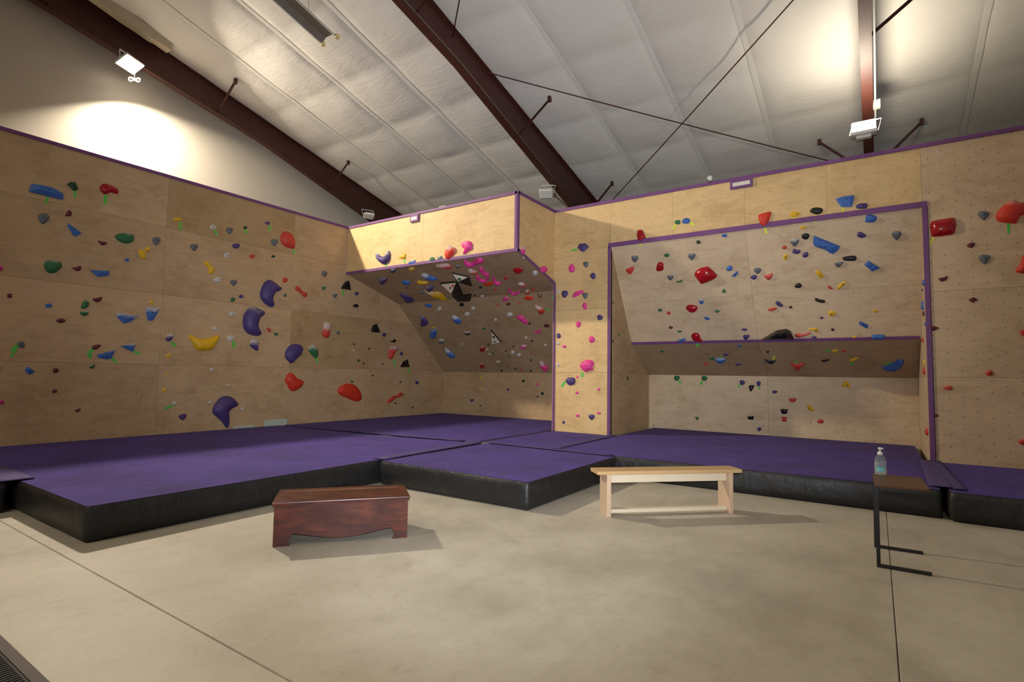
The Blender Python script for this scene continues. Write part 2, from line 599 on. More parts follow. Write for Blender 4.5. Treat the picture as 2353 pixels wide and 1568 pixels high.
# ------------------------------------------------------------------ climbing walls
SECT = dict(
    L=frame((0, 0, 0), (0, 1, 0), (0, 0, 1)), H=frame((0, -1.41, 0), (1, 0, 0), (0, 0, 1)),
    R=frame((0, .292, 3.237), (1, 0, 0), (0, -1.702, .518)), O=frame((0, 2.13, 1.48), (1, 0, 0), (0, -1.838, 1.757)),
    K=frame((0, 2.13, 0), (1, 0, 0), (0, 0, 1)), S=frame((4.85, 0, 0), (0, 1, 0), (0, 0, 1)),
    P=frame((0, 0, 0), (1, 0, 0), (0, 0, 1)), U=frame((0, 1.1, 2.1), (1, 0, 0), (0, -1.1, 1.865)),
    V=frame((0, 2.13, 1.475), (1, 0, 0), (0, -1.03, .625)), W=frame((0, 2.13, 0), (1, 0, 0), (0, 0, 1)),
    SL=frame((6.12, 0, 0), (0, 1, 0), (0, 0, 1)), SR=frame((10.985, 0, 0), (0, -1, 0), (0, 0, 1)))
SECT['HD'] = SECT['Q'] = SECT['P']

def prism(name, poly, z0, z1, mat, parent=None, mtx=None, bev=0.0):
    bm = bmesh.new()
    a = [bm.verts.new((p[0], p[1], z0)) for p in poly]
    b = [bm.verts.new((p[0], p[1], z1)) for p in poly]
    n = len(poly)
    bm.faces.new(a[::-1]); top = bm.faces.new(b)
    for i in range(n):
        bm.faces.new((a[i], a[(i + 1) % n], b[(i + 1) % n], b[i]))
    if bev:
        bmesh.ops.bevel(bm, geom=list(top.edges), offset=bev, segments=1, affect='EDGES')
    return bm_obj(name, bm, mat, parent, mtx=mtx)

def clip_poly(poly, x0, x1, y0, y1):
    def cut(P, ax, val, keep_gt):
        out = []
        for i in range(len(P)):
            a, b = P[i], P[(i + 1) % len(P)]
            ia = a[ax] >= val if keep_gt else a[ax] <= val
            ib = b[ax] >= val if keep_gt else b[ax] <= val
            if ia:
                out.append(a)
            if ia != ib:
                t = (val - a[ax]) / (b[ax] - a[ax])
                out.append((a[0] + t * (b[0] - a[0]), a[1] + t * (b[1] - a[1])))
        return out
    for ax, val, g in ((0, x0, 1), (0, x1, 0), (1, y0, 1), (1, y1, 0)):
        poly = cut(poly, ax, val, g)
        if len(poly) < 3:
            return []
    return poly

def wall(name, key, poly, us, vs, mat, alt=None):
    """backing board + plywood sheets (children), each sheet an object in the wall's own frame"""
    M = SECT[key]
    w = struct(prism(name, poly, -0.065, -0.0185, BACK, None, M))  # solid backing added to stop light leaking between the sheets
    g = 0.0012
    for i in range(len(us) - 1):
        for j in range(len(vs) - 1):
            q = clip_poly(poly, us[i], us[i + 1], vs[j], vs[j + 1])
            if len(q) < 3:
                continue
            cx = sum(p[0] for p in q) / len(q); cy = sum(p[1] for p in q) / len(q)
            q = [(p[0] + (g if p[0] < cx else -g), p[1] + (g if p[1] < cy else -g)) for p in q]
            lo = (min(p[0] for p in q), min(p[1] for p in q))
            mm = (alt or {}).get((i, j), mat)
            prism('plywood_sheet', [(p[0] - lo[0], p[1] - lo[1]) for p in q], -0.018, 0.0, mm, w,
                  Matrix.Translation((lo[0], lo[1], 0)), 0.0015)
    return w
PLY_LD = plywood('plywood_dark_sheet', 'ae9168', dotk=0.22, scuff=0.5, tone=0.03)
rect = lambda a, b, c, d: [(a, c), (b, c), (b, d), (a, d)]
wall('wall_left', 'L', rect(-14.0, 2.19, 0, ZT), [-14.0, -12.9, -10.4, -7.87, -5.35, -2.83, -0.34, 2.19], [0, 1.51, 2.745, 3.95, ZT], PLY_L,
     {(4, 3): PLY_LD, (5, 1): PLY_LD})
wall('wall_overhang_front', 'H', rect(0, 4.85, 3.755, ZT), [0, 2.43, 4.85], [3.755, ZT], PLY_B)
wall('wall_overhang_side', 'S', [(-1.41, 3.755), (0, 3.326), (0, ZT), (-1.41, ZT)], [-1.41, 0], [3.3, ZT], PLY_B)
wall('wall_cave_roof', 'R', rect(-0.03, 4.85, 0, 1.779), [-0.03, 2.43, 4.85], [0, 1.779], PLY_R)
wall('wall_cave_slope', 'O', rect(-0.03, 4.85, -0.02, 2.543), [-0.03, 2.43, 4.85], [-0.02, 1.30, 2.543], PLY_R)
wall('wall_cave_back', 'K', rect(-0.04, 4.85, 0, 1.50), [-0.04, 2.43, 4.85], [0, 1.50], PLY_L)
SECT['CR'] = frame((4.83, 0, 0), (0, -1, 0), (0, 0, 1))
wall('wall_cave_right', 'CR', [(-2.13, 0), (0, 0), (0, 3.32), (-0.29, 3.23), (-2.13, 1.48)], [-2.13, 0], [0, 1.22, 3.4], PLY_L)
wb_poly = [(4.85, 0), (6.12, 0), (6.12, 3.965), (10.985, 3.965), (10.985, 0), (18.4, 0), (18.4, ZT), (4.85, ZT)]
# the back wall is three coplanar fields: pillar, header, right-hand wall
wall('wall_pillar', 'P', rect(4.85, 6.12, 0, ZT), [4.85, 6.12], [0, 1.49, 2.755, 3.965, ZT], PLY_B)
wall('wall_header', 'P', rect(6.12, 10.985, 3.965, ZT), [6.12, 7.34, 8.573, 9.785, 10.985], [3.965, ZT], PLY_B)
wall('wall_right', 'P', rect(10.985, 18.4, 0, ZT), [10.985, 13.43, 15.9, 18.4], [0, 1.484, 2.705, ZT], PLY_Q)
wall('wall_alcove_upper', 'U', rect(6.12, 10.985, 0, 2.165), [6.12, 8.573, 10.985], [0, 0.95, 2.165], PLY_U)
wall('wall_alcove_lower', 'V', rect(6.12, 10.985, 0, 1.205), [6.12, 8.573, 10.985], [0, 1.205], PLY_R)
wall('wall_alcove_back', 'W', rect(6.12, 10.985, 0, 1.475), [6.12, 8.573, 10.985], [0, 1.475], PLY_U)
prof = [(0, 0), (2.13, 0), (2.13, 1.475), (1.10, 2.10), (0, 3.965)]
wall('wall_alcove_left', 'SL', prof, [0, 2.13], [0, 1.49, 3.97], PLY_L)
wall('wall_alcove_right', 'SR', [(-p[0], p[1]) for p in prof][::-1], [-2.13, 0], [0, 1.49, 3.97], PLY_U)

# purple painted trim boards
TN = [0]
def trim(a, b, n, w=0.06, t=0.02):
    TN[0] += 1
    return struct(bar('trim_%d' % TN[0], a, b, n, w, t, PURPLE))
Z1 = ZT - 0.022
trim((0, -14, Z1), (0, -1.41, Z1), (1, 0, 0), 0.055)
trim((0, -1.41, Z1), (4.87, -1.41, Z1), (0, -1, 0), 0.055)
trim((4.85, -1.41, Z1), (4.85, 0, Z1), (1, 0, 0), 0.055)
trim((4.85, 0, Z1), (18.4, 0, Z1), (0, -1, 0), 0.06)
trim((4.822, -1.41, 3.735), (4.822, -1.41, ZT), (0, -1, 0), 0.056)
trim((4.85, -1.385, 3.735), (4.85, -1.385, ZT), (1, 0, 0), 0.05)
trim((0.0, -1.41, 3.765), (4.87, -1.41, 3.765), (0, -1, 0), 0.062, 0.022)
trim((4.85, -1.41, 3.775), (4.85, 0.0, 3.35), (1, 0, 0), 0.055)
trim((4.872, 0, 0.30), (4.872, 0, 3.36), (0, -1, 0), 0.044)
trim((6.095, 0, 0.30), (6.095, 0, 3.965), (0, -1, 0), 0.055)
trim((6.068, 0, 3.99), (11.04, 0, 3.99), (0, -1, 0), 0.085)
trim((11.012, 0, 0.30), (11.012, 0, 3.95), (0, -1, 0), 0.06)
un = SECT['U'].to_3x3() @ Vector((0, 0, 1))
trim((6.13, 1.085, 2.125), (10.97, 1.085, 2.125), un, 0.055)

# ------------------------------------------------------------------ landing mats
def round_poly(poly, r, seg=4):
    out = []
    n = len(poly)
    for i in range(n):
        p, a, b = Vector(poly[i]), Vector(poly[i - 1]), Vector(poly[(i + 1) % n])
        da, db = (a - p).normalized(), (b - p).normalized()
        for k in range(seg + 1):
            t = k / seg
            out.append(p + da * r * (1 - t) ** 2 + db * r * t ** 2)
    return out
def resample(poly, step):
    out = []
    n = len(poly)
    for i in range(n):
        a, b = Vector(poly[i]), Vector(poly[(i + 1) % n])
        k = max(1, int((b - a).length / step))
        for j in range(k):
            out.append(a.lerp(b, j / k))
    return out
def inside(p, poly):
    c = False
    n = len(poly)
    for i in range(n):
        a, b = poly[i], poly[i - 1]
        if (a[1] > p[1]) != (b[1] > p[1]) and p[0] < (b[0] - a[0]) * (p[1] - a[1]) / (b[1] - a[1]) + a[0]:
            c = not c
    return c
def seg_d(p, a, b):
    ax, ay, bx, by = a[0], a[1], b[0], b[1]
    dx, dy = bx - ax, by - ay
    L = dx * dx + dy * dy
    t = 0 if L == 0 else max(0, min(1, ((p[0] - ax) * dx + (p[1] - ay) * dy) / L))
    return math.hypot(p[0] - ax - t * dx, p[1] - ay - t * dy)

def landing_mat(label, poly, seed):
    t = thing('landing_mat', label, 'crash mat', None, 'purple landing mats')
    ring = resample(round_poly(poly, 0.07), 0.07)
    n = len(ring)
    nor = []
    for i in range(n):
        d = (ring[(i + 1) % n] - ring[i - 1]).normalized()
        nor.append(Vector((d.y, -d.x)))
    lev = [(0.004, -0.03), (0.03, -0.004), (0.10, 0.004), (0.17, 0.006), (0.235, 0.004), (0.275, -0.004), (0.297, -0.02)]
    V, F = [], []
    for z, off in lev:
        for i, p in enumerate(ring):
            s = noise.noise(Vector((p.x * 1.7 + seed, p.y * 1.7, z * 5))) * 0.016 * math.sin(math.pi * min(1, z / 0.29))
            q = p + nor[i] * (off - 0.012 + s)
            V.append((q.x, q.y, z))
    for j in range(len(lev) - 1):
        for i in range(n):
            F.append((j * n + i, j * n + (i + 1) % n, (j + 1) * n + (i + 1) % n, (j + 1) * n + i))
    mesh('side_cover', V, F, VINYL, t, True)
    # purple top
    out = [p - nor[i] * 0.030 for i, p in enumerate(ring)]
    pts = [Vector((p.x, p.y)) for p in out]
    xs = [p.x for p in pts]; ys = [p.y for p in pts]
    x = min(xs)
    inner = []
    st = 0.22
    while x < max(xs):
        y = min(ys)
        while y < max(ys):
            q = (x + R.uniform(-.03, .03), y + R.uniform(-.03, .03))
            if inside(q, pts) and min(seg_d(q, pts[i], pts[i - 1]) for i in range(n)) > 0.10:
                inner.append(Vector(q))
            y += st
        x += st
    res = delaunay_2d_cdt(pts + inner, [], [list(range(n))], 1, 1e-5)
    VV = []
    for v in res[0]:
        e = min(seg_d(v, pts[i], pts[i - 1]) for i in range(n))
        z = ZM - 0.010 + 0.010 * min(1, e / 0.12) + 0.008 * noise.noise(Vector((v.x * 1.1, v.y * 1.1, seed))) * min(1, e / 0.3)
        VV.append((v.x, v.y, z))
    mesh('top_cover', VV, [tuple(f) for f in res[2]], MATTOP, t, True)
    return t
mA = landing_mat('long purple mat below the left plywood wall', [(0.01, -7.95), (5.03, -7.95), (5.03, -2.54), (3.0, -2.87), (0.01, -2.98)], 1)
mE = landing_mat('purple mat filling the cave under the overhang', [(0.01, -2.96), (3.0, -2.85), (4.835, -2.53), (4.835, 2.1), (0.01, 2.1)], 2)
mB = landing_mat('square purple mat jutting out with a front corner between chest and bench', [(5.05, -4.86), (7.34, -4.86), (7.34, -2.53), (5.05, -2.53)], 3)
mF = landing_mat('small purple mat at the foot of the pillar', [(4.855, -2.51), (6.21, -2.51), (6.21, -0.03), (4.855, -0.03)], 4)
mC = landing_mat('purple mat running into the purple-framed alcove', [(6.23, -2.50), (10.93, -2.50), (10.93, -0.01), (10.93, 2.1), (6.23, 2.1)], 5)
mD = landing_mat('purple mat along the right plywood wall at the frame edge', [(10.95, -2.58), (16.5, -2.58), (16.5, -0.03), (10.95, -0.03)], 6)
mG = landing_mat('purple mat end peeking in at the far left edge', [(0.01, -13.0), (3.28, -13.0), (3.28, -7.99), (0.01, -7.99)], 7)
FLAP = simple('purple_flap', '483a70', 0.85, var=0.15, scale=6)
def flap(parent, a, b, w):
    a, b = Vector(a), Vector(b)
    d = (b - a).normalized()
    s = Vector((-d.y, d.x, 0))
    n = max(4, int((b - a).length / 0.12))
    V, F = [], []
    for i in range(n + 1):
        p = a.lerp(b, i / n)
        for k, o in enumerate((-1, -0.4, 0.4, 1)):
            e = 1 + 0.10 * noise.noise(Vector((p.x * 2, p.y * 2, k)))
            z = ZM + 0.004 + 0.003 * (k in (1, 2)) + 0.003 * noise.noise(Vector((p.x * 5, p.y * 5, k + 9)))
            q = p + s * (o * w / 2 * e)
            V.append((q.x, q.y, z))
    for i in range(n):
        for k in range(3):
            F.append((i * 4 + k, (i + 1) * 4 + k, (i + 1) * 4 + k + 1, i * 4 + k + 1))
    o = mesh('seam_flap', V, F, FLAP, parent, True)
    md = o.modifiers.new('thickness', 'SOLIDIFY'); md.thickness = 0.003; md.offset = 1
    return o
flap(mA, (5.0, -4.80, 0), (4.90, -2.55, 0), 0.20)
flap(mB, (5.05, -2.50, 0), (7.25, -2.52, 0), 0.13)
flap(mC, (6.25, -2.40, 0), (6.22, -0.1, 0), 0.16)
flap(mC, (10.93, -2.36, 0), (10.97, -0.06, 0), 0.24)
flap(mD, (11.07, -2.42, 0), (11.03, -0.10, 0), 0.11)
flap(mA, (0.4, -2.99, 0), (4.6, -2.60, 0), 0.14)
flap(mG, (1.2, -7.95, 0), (3.30, -7.96, 0), 0.30)

# ------------------------------------------------------------------ climbing holds
def smooth_outline(P, k=3):
    n = len(P)
    out = []
    for i in range(n):
        p0, p1, p2, p3 = P[i - 1], P[i], P[(i + 1) % n], P[(i + 2) % n]
        for j in range(k):
            t = j / k
            out.append(tuple(0.5 * (2 * p1[a] + (p2[a] - p0[a]) * t + (2 * p0[a] - 5 * p1[a] + 4 * p2[a] - p3[a]) * t * t + (3 * p1[a] - p0[a] - 3 * p2[a] + p3[a]) * t ** 3) for a in (0, 1)))
    return out
def ccw(P):
    a = sum(P[i - 1][0] * P[i][1] - P[i][0] * P[i - 1][1] for i in range(len(P)))
    return P if a > 0 else P[::-1]

def hold_geometry(P, dep, flat, rnd):
    P = ccw(P)
    n = len(P)
    if flat:
        cx = sum(p[0] for p in P) / n; cy = sum(p[1] for p in P) / n
        sz = math.sqrt(max(1e-8, abs(sum(P[i - 1][0] * P[i][1] - P[i][0] * P[i - 1][1] for i in range(n))) / 2))
        up = 0.12 * sz
        V = [(p[0], p[1], -0.003) for p in P] + [(p[0], p[1], dep * 0.30) for p in P]
        V += [(cx + (p[0] - cx) * 0.62, cy + up + (p[1] - cy) * 0.55, dep * (0.92 + 0.08 * math.sin(3.1 * i))) for i, p in enumerate(P)]
        V.append((cx, cy + up * 1.05, dep))
        F = []
        for i in range(n):
            j = (i + 1) % n
            F += [(i, j, n + j, n + i), (n + i, n + j, 2 * n + j), (n + i, 2 * n + j, 2 * n + i), (2 * n + i, 2 * n + j, 3 * n)]
        return V, F, (cx, cy + up * 1.05, dep)
    Q = smooth_outline(P, 3 if n < 9 else 2)
    m = len(Q)
    pts = [Vector(q) for q in Q]
    edges = [(Q[i], Q[(i + 1) % m]) for i in range(m)]
    D = lambda p: min(seg_d(p, a, b) for a, b in edges)
    xs = [q[0] for q in Q]; ys = [q[1] for q in Q]
    w, h = max(xs) - min(xs), max(ys) - min(ys)
    st = math.sqrt(w * h) / 7.5
    grid = []
    dm, best = 1e-6, (0, 0)
    y = min(ys) + st * .5
    r = 0
    while y < max(ys):
        x = min(xs) + (st * .5 if r % 2 else st)
        while x < max(xs):
            if inside((x, y), Q):
                d = D((x, y))
                grid.append((x, y, d))
                if d > dm:
                    dm, best = d, (x, y)
            x += st
        y += st; r += 1
    inner = [Vector((g[0], g[1])) for g in grid if g[2] > 0.30 * dm]
    ring = []
    for i in range(m):
        a, b = Q[i - 1], Q[(i + 1) % m]
        dx, dy = b[0] - a[0], b[1] - a[1]
        l = math.hypot(dx, dy) or 1
        q = (Q[i][0] - dy / l * 0.16 * dm, Q[i][1] + dx / l * 0.16 * dm)
        if inside(q, Q) and D(q) > 0.10 * dm:
            ring.append(Vector(q))
    res = delaunay_2d_cdt(pts + ring + inner, [], [list(range(m))], 1, 1e-7)
    V = []
    zb = 0.0
    for v in res[0]:
        d = D(v)
        t = min(1.0, d / dm)
        if d < 1e-5:
            z = -0.004
        else:
            z = dep * (1 - (1 - t) ** 2.2) ** 0.62
            z *= 1 + 0.10 * noise.noise(Vector((v.x * 22 + rnd, v.y * 22, rnd)))
        V.append((v.x, v.y, z))
    return V, [tuple(f) for f in res[2]], (best[0], best[1], dep * 0.97)

# shared bolt mesh
bv, bf = lathe_vf([(0.011, -0.004), (0.011, 0.0012), (0.0085, 0.002), (0.004, 0.001)], 8)
bolt_me = bpy.data.meshes.new('bolt')
bolt_me.from_pydata(bv, [], bf)
bolt_me.materials.append(DARKBR)

GROUP = dict(L='climbing holds on the left wall', H='climbing holds on the boxed overhang', S='climbing holds on the boxed overhang', R='climbing holds on the cave roof', O='climbing holds on the cave slope', K='climbing holds on the cave back wall', P='climbing holds on the pillar', HD='climbing holds above the alcove', U='climbing holds on the upper alcove slope', V='climbing holds on the lower alcove slope', W='climbing holds on the alcove back wall', SL='climbing holds on the alcove cheeks', SR='climbing holds on the alcove cheeks', Q='climbing holds on the right wall')
HOLDS = [
('L','bl',-7002,4092,60,1,0,1,[-208,69,-41,83,45,77,172,25,177,-61,117,-72,-33,-63,-230,-59],[(-6,-62,-26,-178,31)],'g','long blue slab climbing hold on the left plywood wall'),
('L','dg',-6708,4274,29,1,0,1,[-86,7,-41,55,21,69,59,-10,48,-52,0,-70],[(17,-67,34,-172,36)],'g','small dark green wedge hold with green tape on the left plywood wall'),
('L','cr',-6230,4357,56,0,0,1,[-139,-3,-95,77,-16,91,72,76,128,32,116,-34,66,-38,16,-38,-43,-89,-105,-74],[(-49,-88,-50,-253,43)],'g','big crimson comma climbing hold on the left plywood wall'),
('L','gy',-7043,3684,38,0,0,1,[-66,13,-47,52,25,80,69,41,57,-24,3,-94,-41,-68],[],'g','grey teardrop hold below the long blue slab on the left plywood wall'),
('L','mr',-6740,3831,23,0,0,1,[-46,-49,-23,34,10,56,36,28,31,-23,-7,-46],[],'g','small maroon leaf-shaped hold above the tilted blue triangle on the left plywood wall'),
('L','bl',-6675,3574,32,1,0,1,[-68,106,109,-19,32,-85,4,-74,-77,73],[],'g','tilted blue triangle climbing hold on the left plywood wall'),
('L','mr',-6279,3466,23,0,0,1,[-66,27,1,20,62,30,46,-15,2,-43,-45,-19],[],'g','small maroon half-moon hold left of the green egg on the left plywood wall'),
('L','gr',-5962,3621,60,0,1,1,[-160,-14,-106,46,7,84,98,82,127,28,105,-46,16,-98,-87,-84],[],'g','green egg climbing hold on the left plywood wall'),
('L','gy',-5500,3673,36,0,0,1,[-65,15,-40,50,12,65,55,62,68,17,47,-36,9,-85,-28,-63,-58,-25],[],'g','small grey teardrop hold right of the green egg on the left plywood wall'),
('L','ye',-5666,3437,44,0,0,1,[-104,27,-16,25,9,66,34,107,77,72,62,19,12,0,32,-108,-29,-127,-78,-82],[],'g','yellow twin-lobed hold on the left plywood wall'),
('L','bl',-5924,3246,14,1,0,0,[-52,-10,10,44,42,-15,0,-20],[],'g','tiny blue triangular hold on the left plywood wall'),
('L','gr',-6895,2974,58,0,1,1,[116,20,82,-47,36,-95,-29,-117,-82,-80,-105,-19,-94,52,-37,95,24,103,89,88],[],'g','big green dome climbing hold on the left plywood wall'),
('L','mr',-6585,2996,24,0,0,1,[-77,-7,-20,17,24,46,51,22,34,-30,-11,-48],[],'g','small maroon leaf-shaped hold left of the flat blue wedge on the left plywood wall'),
('L','bl',-6270,2966,37,1,0,1,[-156,27,107,58,99,-17,-50,-67],[],'g','flat blue wedge climbing hold on the left plywood wall'),
('L','pk',-7481,2840,20,0,0,1,[31,5,26,-26,10,-40,-6,-46,-22,-33,-28,-5,-25,25,-12,46,6,43,20,30],[],'g','tiny pink round knob left of the big green dome on the left plywood wall'),
('L','mr',-7361,2458,15,1,0,0,[-28,25,22,37,28,-25,-22,-36],[],'g','tiny maroon square chip on the left plywood wall'),
('L','bl',-6911,2368,17,1,0,0,[-41,21,35,35,41,-21,-35,-34],[],'g','small blue blocky hold on the left plywood wall'),
('L','gr',-6454,2436,31,0,1,1,[-55,-68,-43,26,1,78,47,36,41,-14,8,-58],[],'g','small green egg-shaped hold on the left plywood wall'),
('L','gr',-6459,2299,25,0,2,1,[-64,16,-30,27,16,30,51,41,51,-1,29,-35,-9,-46,-45,-32],[],'g','small green half-moon hold dusted with chalk on the left plywood wall'),
('L','mr',-6300,2537,26,0,0,1,[-70,5,-2,28,63,53,54,-6,2,-47,-47,-33],[],'g','small maroon half-moon hold below the flat blue wedge on the left plywood wall'),
('L','ye',-5520,2587,18,0,0,0,[41,5,30,-10,14,-25,-13,-30,-32,-19,-40,-5,-35,12,-13,23,11,27,36,22],[],'g','tiny yellow round knob above the upright blue trapezoid on the left plywood wall'),
('L','mr',-6753,2148,23,0,0,1,[-60,3,3,43,65,14,18,-31,-26,-28],[],'g','small maroon leaf-shaped hold above and right of the grey knob with torn tape'),
('L','bl',-5895,2284,48,1,2,1,[-128,65,25,58,203,46,58,-73,-31,-101,-128,6],[],'g','chalky blue boat climbing hold on the left plywood wall'),
('L','bl',-5512,2380,50,1,2,1,[-100,106,135,122,21,-118,-55,-110],[],'g','upright blue trapezoid climbing hold on the left plywood wall'),
('L','gy',-7195,1763,26,0,1,1,[39,2,39,-33,17,-56,-9,-48,-31,-32,-45,-2,-36,31,-16,51,10,55,31,33],[(-36,-21,-102,-99,50),(-52,-93,-110,-190,28)],'g','grey knob with torn tape climbing hold on the left plywood wall'),
('L','mr',-6275,1774,24,0,0,1,[-66,-28,-34,23,49,42,57,9,-6,-47],[(-53,-39,-104,-150,50),(-70,-127,-84,-192,36)],'g','small maroon leaf-shaped hold with green tape on the left plywood wall'),
('L','bl',-6143,1632,39,1,1,1,[-118,18,128,104,80,-39,13,-52,-103,-31],[(90,-32,169,-114,34)],'g','blue wedge hold with green tape on the left plywood wall'),
('L','bl',-5801,1781,34,1,2,1,[-142,22,75,89,49,-51,17,-60],[(60,-47,150,-114,40)],'g','blue triangular hold with green tape on the left plywood wall'),
('L','bl',-7080,1376,26,0,0,1,[-50,31,-17,61,57,0,48,-19,-1,-53,-38,-20],[],'g','small blue egg-shaped hold on the left plywood wall'),
('L','mr',-6774,1386,21,0,0,1,[41,1,30,-20,14,-37,-12,-42,-31,-23,-38,-1,-34,23,-14,37,10,37,34,25],[],'g','small maroon oval hold on the left plywood wall'),
('L','gr',-6311,1460,17,0,0,1,[-46,-12,-9,10,25,39,35,4,-6,-42],[],'g','tiny green bean-shaped hold on the left plywood wall'),
('L','mr',-6770,1073,17,0,0,0,[31,10,33,-10,16,-24,-2,-28,-21,-26,-32,-10,-29,9,-17,26,2,31,18,23],[],'g','tiny maroon oval hold on the left plywood wall'),
('L','mr',-6465,772,16,0,0,0,[-40,7,-9,11,18,32,36,18,26,-14,-1,-33,-30,-21],[],'g','tiny maroon bean-shaped hold on the left plywood wall'),
('L','pk',-7366,925,19,0,0,1,[35,-1,27,-23,12,-37,-8,-36,-24,-20,-34,1,-31,26,-12,34,7,32,27,23],[],'g','tiny pink round knob below the grey knob with torn tape on the left plywood wall'),
('L','pu',-5200,1996,33,0,3,1,[-67,-50,-36,46,36,67,61,6,6,-69],[(29,-79,103,-154,50)],'g','small purple leaf-shaped hold with green tape on the left plywood wall'),
('L','ye',-5205,1671,20,0,0,0,[46,2,40,-17,17,-31,-12,-28,-34,-18,-51,-2,-41,18,-15,27,13,30,39,21],[],'g','small yellow round knob on the left plywood wall'),
('L','ye',-5238,1061,20,0,0,0,[40,-1,33,-21,14,-33,-11,-35,-31,-20,-35,1,-33,21,-15,37,10,32,29,19],[],'g','tiny yellow round knob below and left of the big yellow boat'),
('L','wh',-5064,828,19,0,0,0,[38,-1,34,-20,14,-31,-11,-29,-34,-18,-42,1,-30,18,-14,29,12,33,32,18],[(-28,-29,-159,-99,45)],'g','tiny white round knob with green tape on the left plywood wall'),
('L','ye',-5177,4130,27,0,0,0,[82,21,68,-5,23,-24,-21,-35,-67,-38,-80,-20,-60,4,-26,26,22,38,58,34],[(41,-42,58,-185,39)],'g','small yellow oval hold with green tape on the left plywood wall'),
('L','wh',-4549,4137,31,0,0,1,[68,16,60,-19,21,-41,-17,-49,-54,-44,-67,-16,-53,17,-24,45,17,52,47,39],[(33,-47,79,-135,50)],'g','small white round knob with green tape above the yellow bone on the left plywood wall'),
('L','gy',-4235,4150,36,0,0,1,[-68,11,-42,46,13,61,58,61,71,19,48,-32,9,-80,-30,-61,-60,-26],[],'g','small grey teardrop hold above and right of the yellow bone on the left plywood wall'),
('L','dg',-3924,4278,20,0,0,0,[43,10,37,-12,15,-29,-11,-32,-35,-29,-48,-12,-35,11,-14,26,12,36,35,29],[(8,-37,21,-117,47)],'g','small dark green oval hold with green tape on the left plywood wall'),
('L','pu',-3456,4479,20,1,0,0,[-70,-4,20,50,51,16,24,-32,-25,-30],[(44,-31,48,-161,40)],'g','small purple wedge hold with green tape on the left plywood wall'),
('L','gy',-3290,4120,41,0,0,1,[-78,14,-48,53,15,70,67,68,82,20,56,-37,10,-91,-34,-69,-70,-28],[],'g','grey teardrop hold left of the big red pebble on the left plywood wall'),
('L','rd',-2988,4226,95,0,0,1,[-162,80,-93,166,0,190,108,141,179,1,174,-136,122,-162,-27,-158,-133,-104,-168,-17],[(150,-160,170,-260,44)],'g','big red pebble climbing hold on the left plywood wall'),
('L','gy',-4873,3689,36,0,0,1,[-68,13,-42,47,13,61,59,60,72,17,49,-33,9,-81,-30,-60,-61,-24],[],'g','small grey teardrop hold above and left of the yellow bone on the left plywood wall'),
('L','pu',-4091,3874,35,0,0,1,[79,31,69,-4,38,-41,-14,-59,-51,-48,-76,-29,-78,5,-36,38,12,53,58,55],[],'g','small purple oval hold on the left plywood wall'),
('L','wh',-4260,3656,30,0,0,1,[61,12,47,-25,17,-44,-15,-56,-48,-46,-55,-11,-44,23,-20,51,14,55,42,41],[],'g','small white round knob above and right of the yellow bone on the left plywood wall'),
('L','rd',-3755,3732,28,0,0,0,[66,24,54,-3,29,-29,-13,-49,-47,-41,-58,-21,-59,3,-31,31,11,43,47,42],[],'g','small red oval hold on the left plywood wall'),
('L','dg',-3299,3815,19,0,0,0,[46,9,42,-10,16,-24,-13,-29,-39,-24,-45,-9,-37,8,-17,26,14,31,34,21],[],'g','tiny dark green oval hold on the left plywood wall'),
('L','ye',-4584,3355,47,0,0,1,[-118,97,-34,112,26,39,102,10,97,-68,42,-119,-16,-95,-12,-19,-88,44],[],'g','yellow bone climbing hold on the left plywood wall'),
('L','wh',-4415,3149,36,0,0,1,[81,13,67,-22,28,-49,-22,-54,-66,-43,-91,-14,-67,21,-25,43,24,59,71,47],[],'g','small white oval hold below and right of the yellow bone on the left plywood wall'),
('L','gy',-4108,3143,34,0,0,1,[-69,14,-42,43,14,55,59,51,72,13,49,-31,8,-72,-30,-53,-61,-20],[],'g','small grey teardrop hold below and right of the yellow bone on the left plywood wall'),
('L','rd',-3010,3364,33,0,0,1,[67,10,47,-26,20,-52,-18,-66,-50,-45,-59,-9,-52,29,-22,55,15,58,52,47],[],'g','small red round knob on the left plywood wall'),
('L','pu',-3315,3032,120,0,0,1,[-95,267,-16,283,210,173,225,128,194,77,134,59,67,-16,42,-121,75,-191,64,-258,20,-285,-90,-248,-211,-153,-245,-30,-213,103,-160,211],[],'g','upper purple crescent climbing hold on the left plywood wall'),
('L','rd',-2670,3206,39,0,0,1,[-103,29,-29,79,39,20,107,-29,54,-75,-68,-24],[],'g','red leaf-shaped hold on the left plywood wall'),
('L','rd',-2523,3115,32,0,0,1,[-80,-2,-27,55,63,37,54,-23,-11,-67],[],'g','small red wedge hold right of the upper purple crescent on the left plywood wall'),
('L','gy',-2035,3664,39,0,0,1,[-76,16,-46,50,15,64,65,60,80,15,54,-36,9,-84,-34,-62,-68,-24],[],'g','grey teardrop hold above and left of the top black triangle on the left plywood wall'),
('L','gr',-2040,3341,29,0,2,0,[57,8,43,-26,19,-50,-14,-56,-39,-37,-55,-8,-49,29,-18,48,13,50,44,41],[],'g','small green egg-shaped hold dusted with chalk on the left plywood wall'),
('L','gy',-1730,3214,36,0,2,1,[-70,17,-43,48,14,58,61,53,74,12,50,-35,8,-78,-31,-56,-63,-20],[],'g','small grey teardrop hold below and left of the top black triangle'),
('L','gr',-2992,3037,20,0,0,0,[35,-13,15,-31,-8,-37,-29,-31,-35,-10,-31,12,-16,34,9,39,25,27,36,11],[],'g','tiny green oval hold on the left plywood wall'),
('L','pu',-3944,2891,22,0,0,0,[49,6,35,-17,14,-32,-13,-42,-38,-30,-42,-5,-37,18,-16,36,11,38,36,29],[],'g','small purple round knob above and left of the lower purple crescent'),
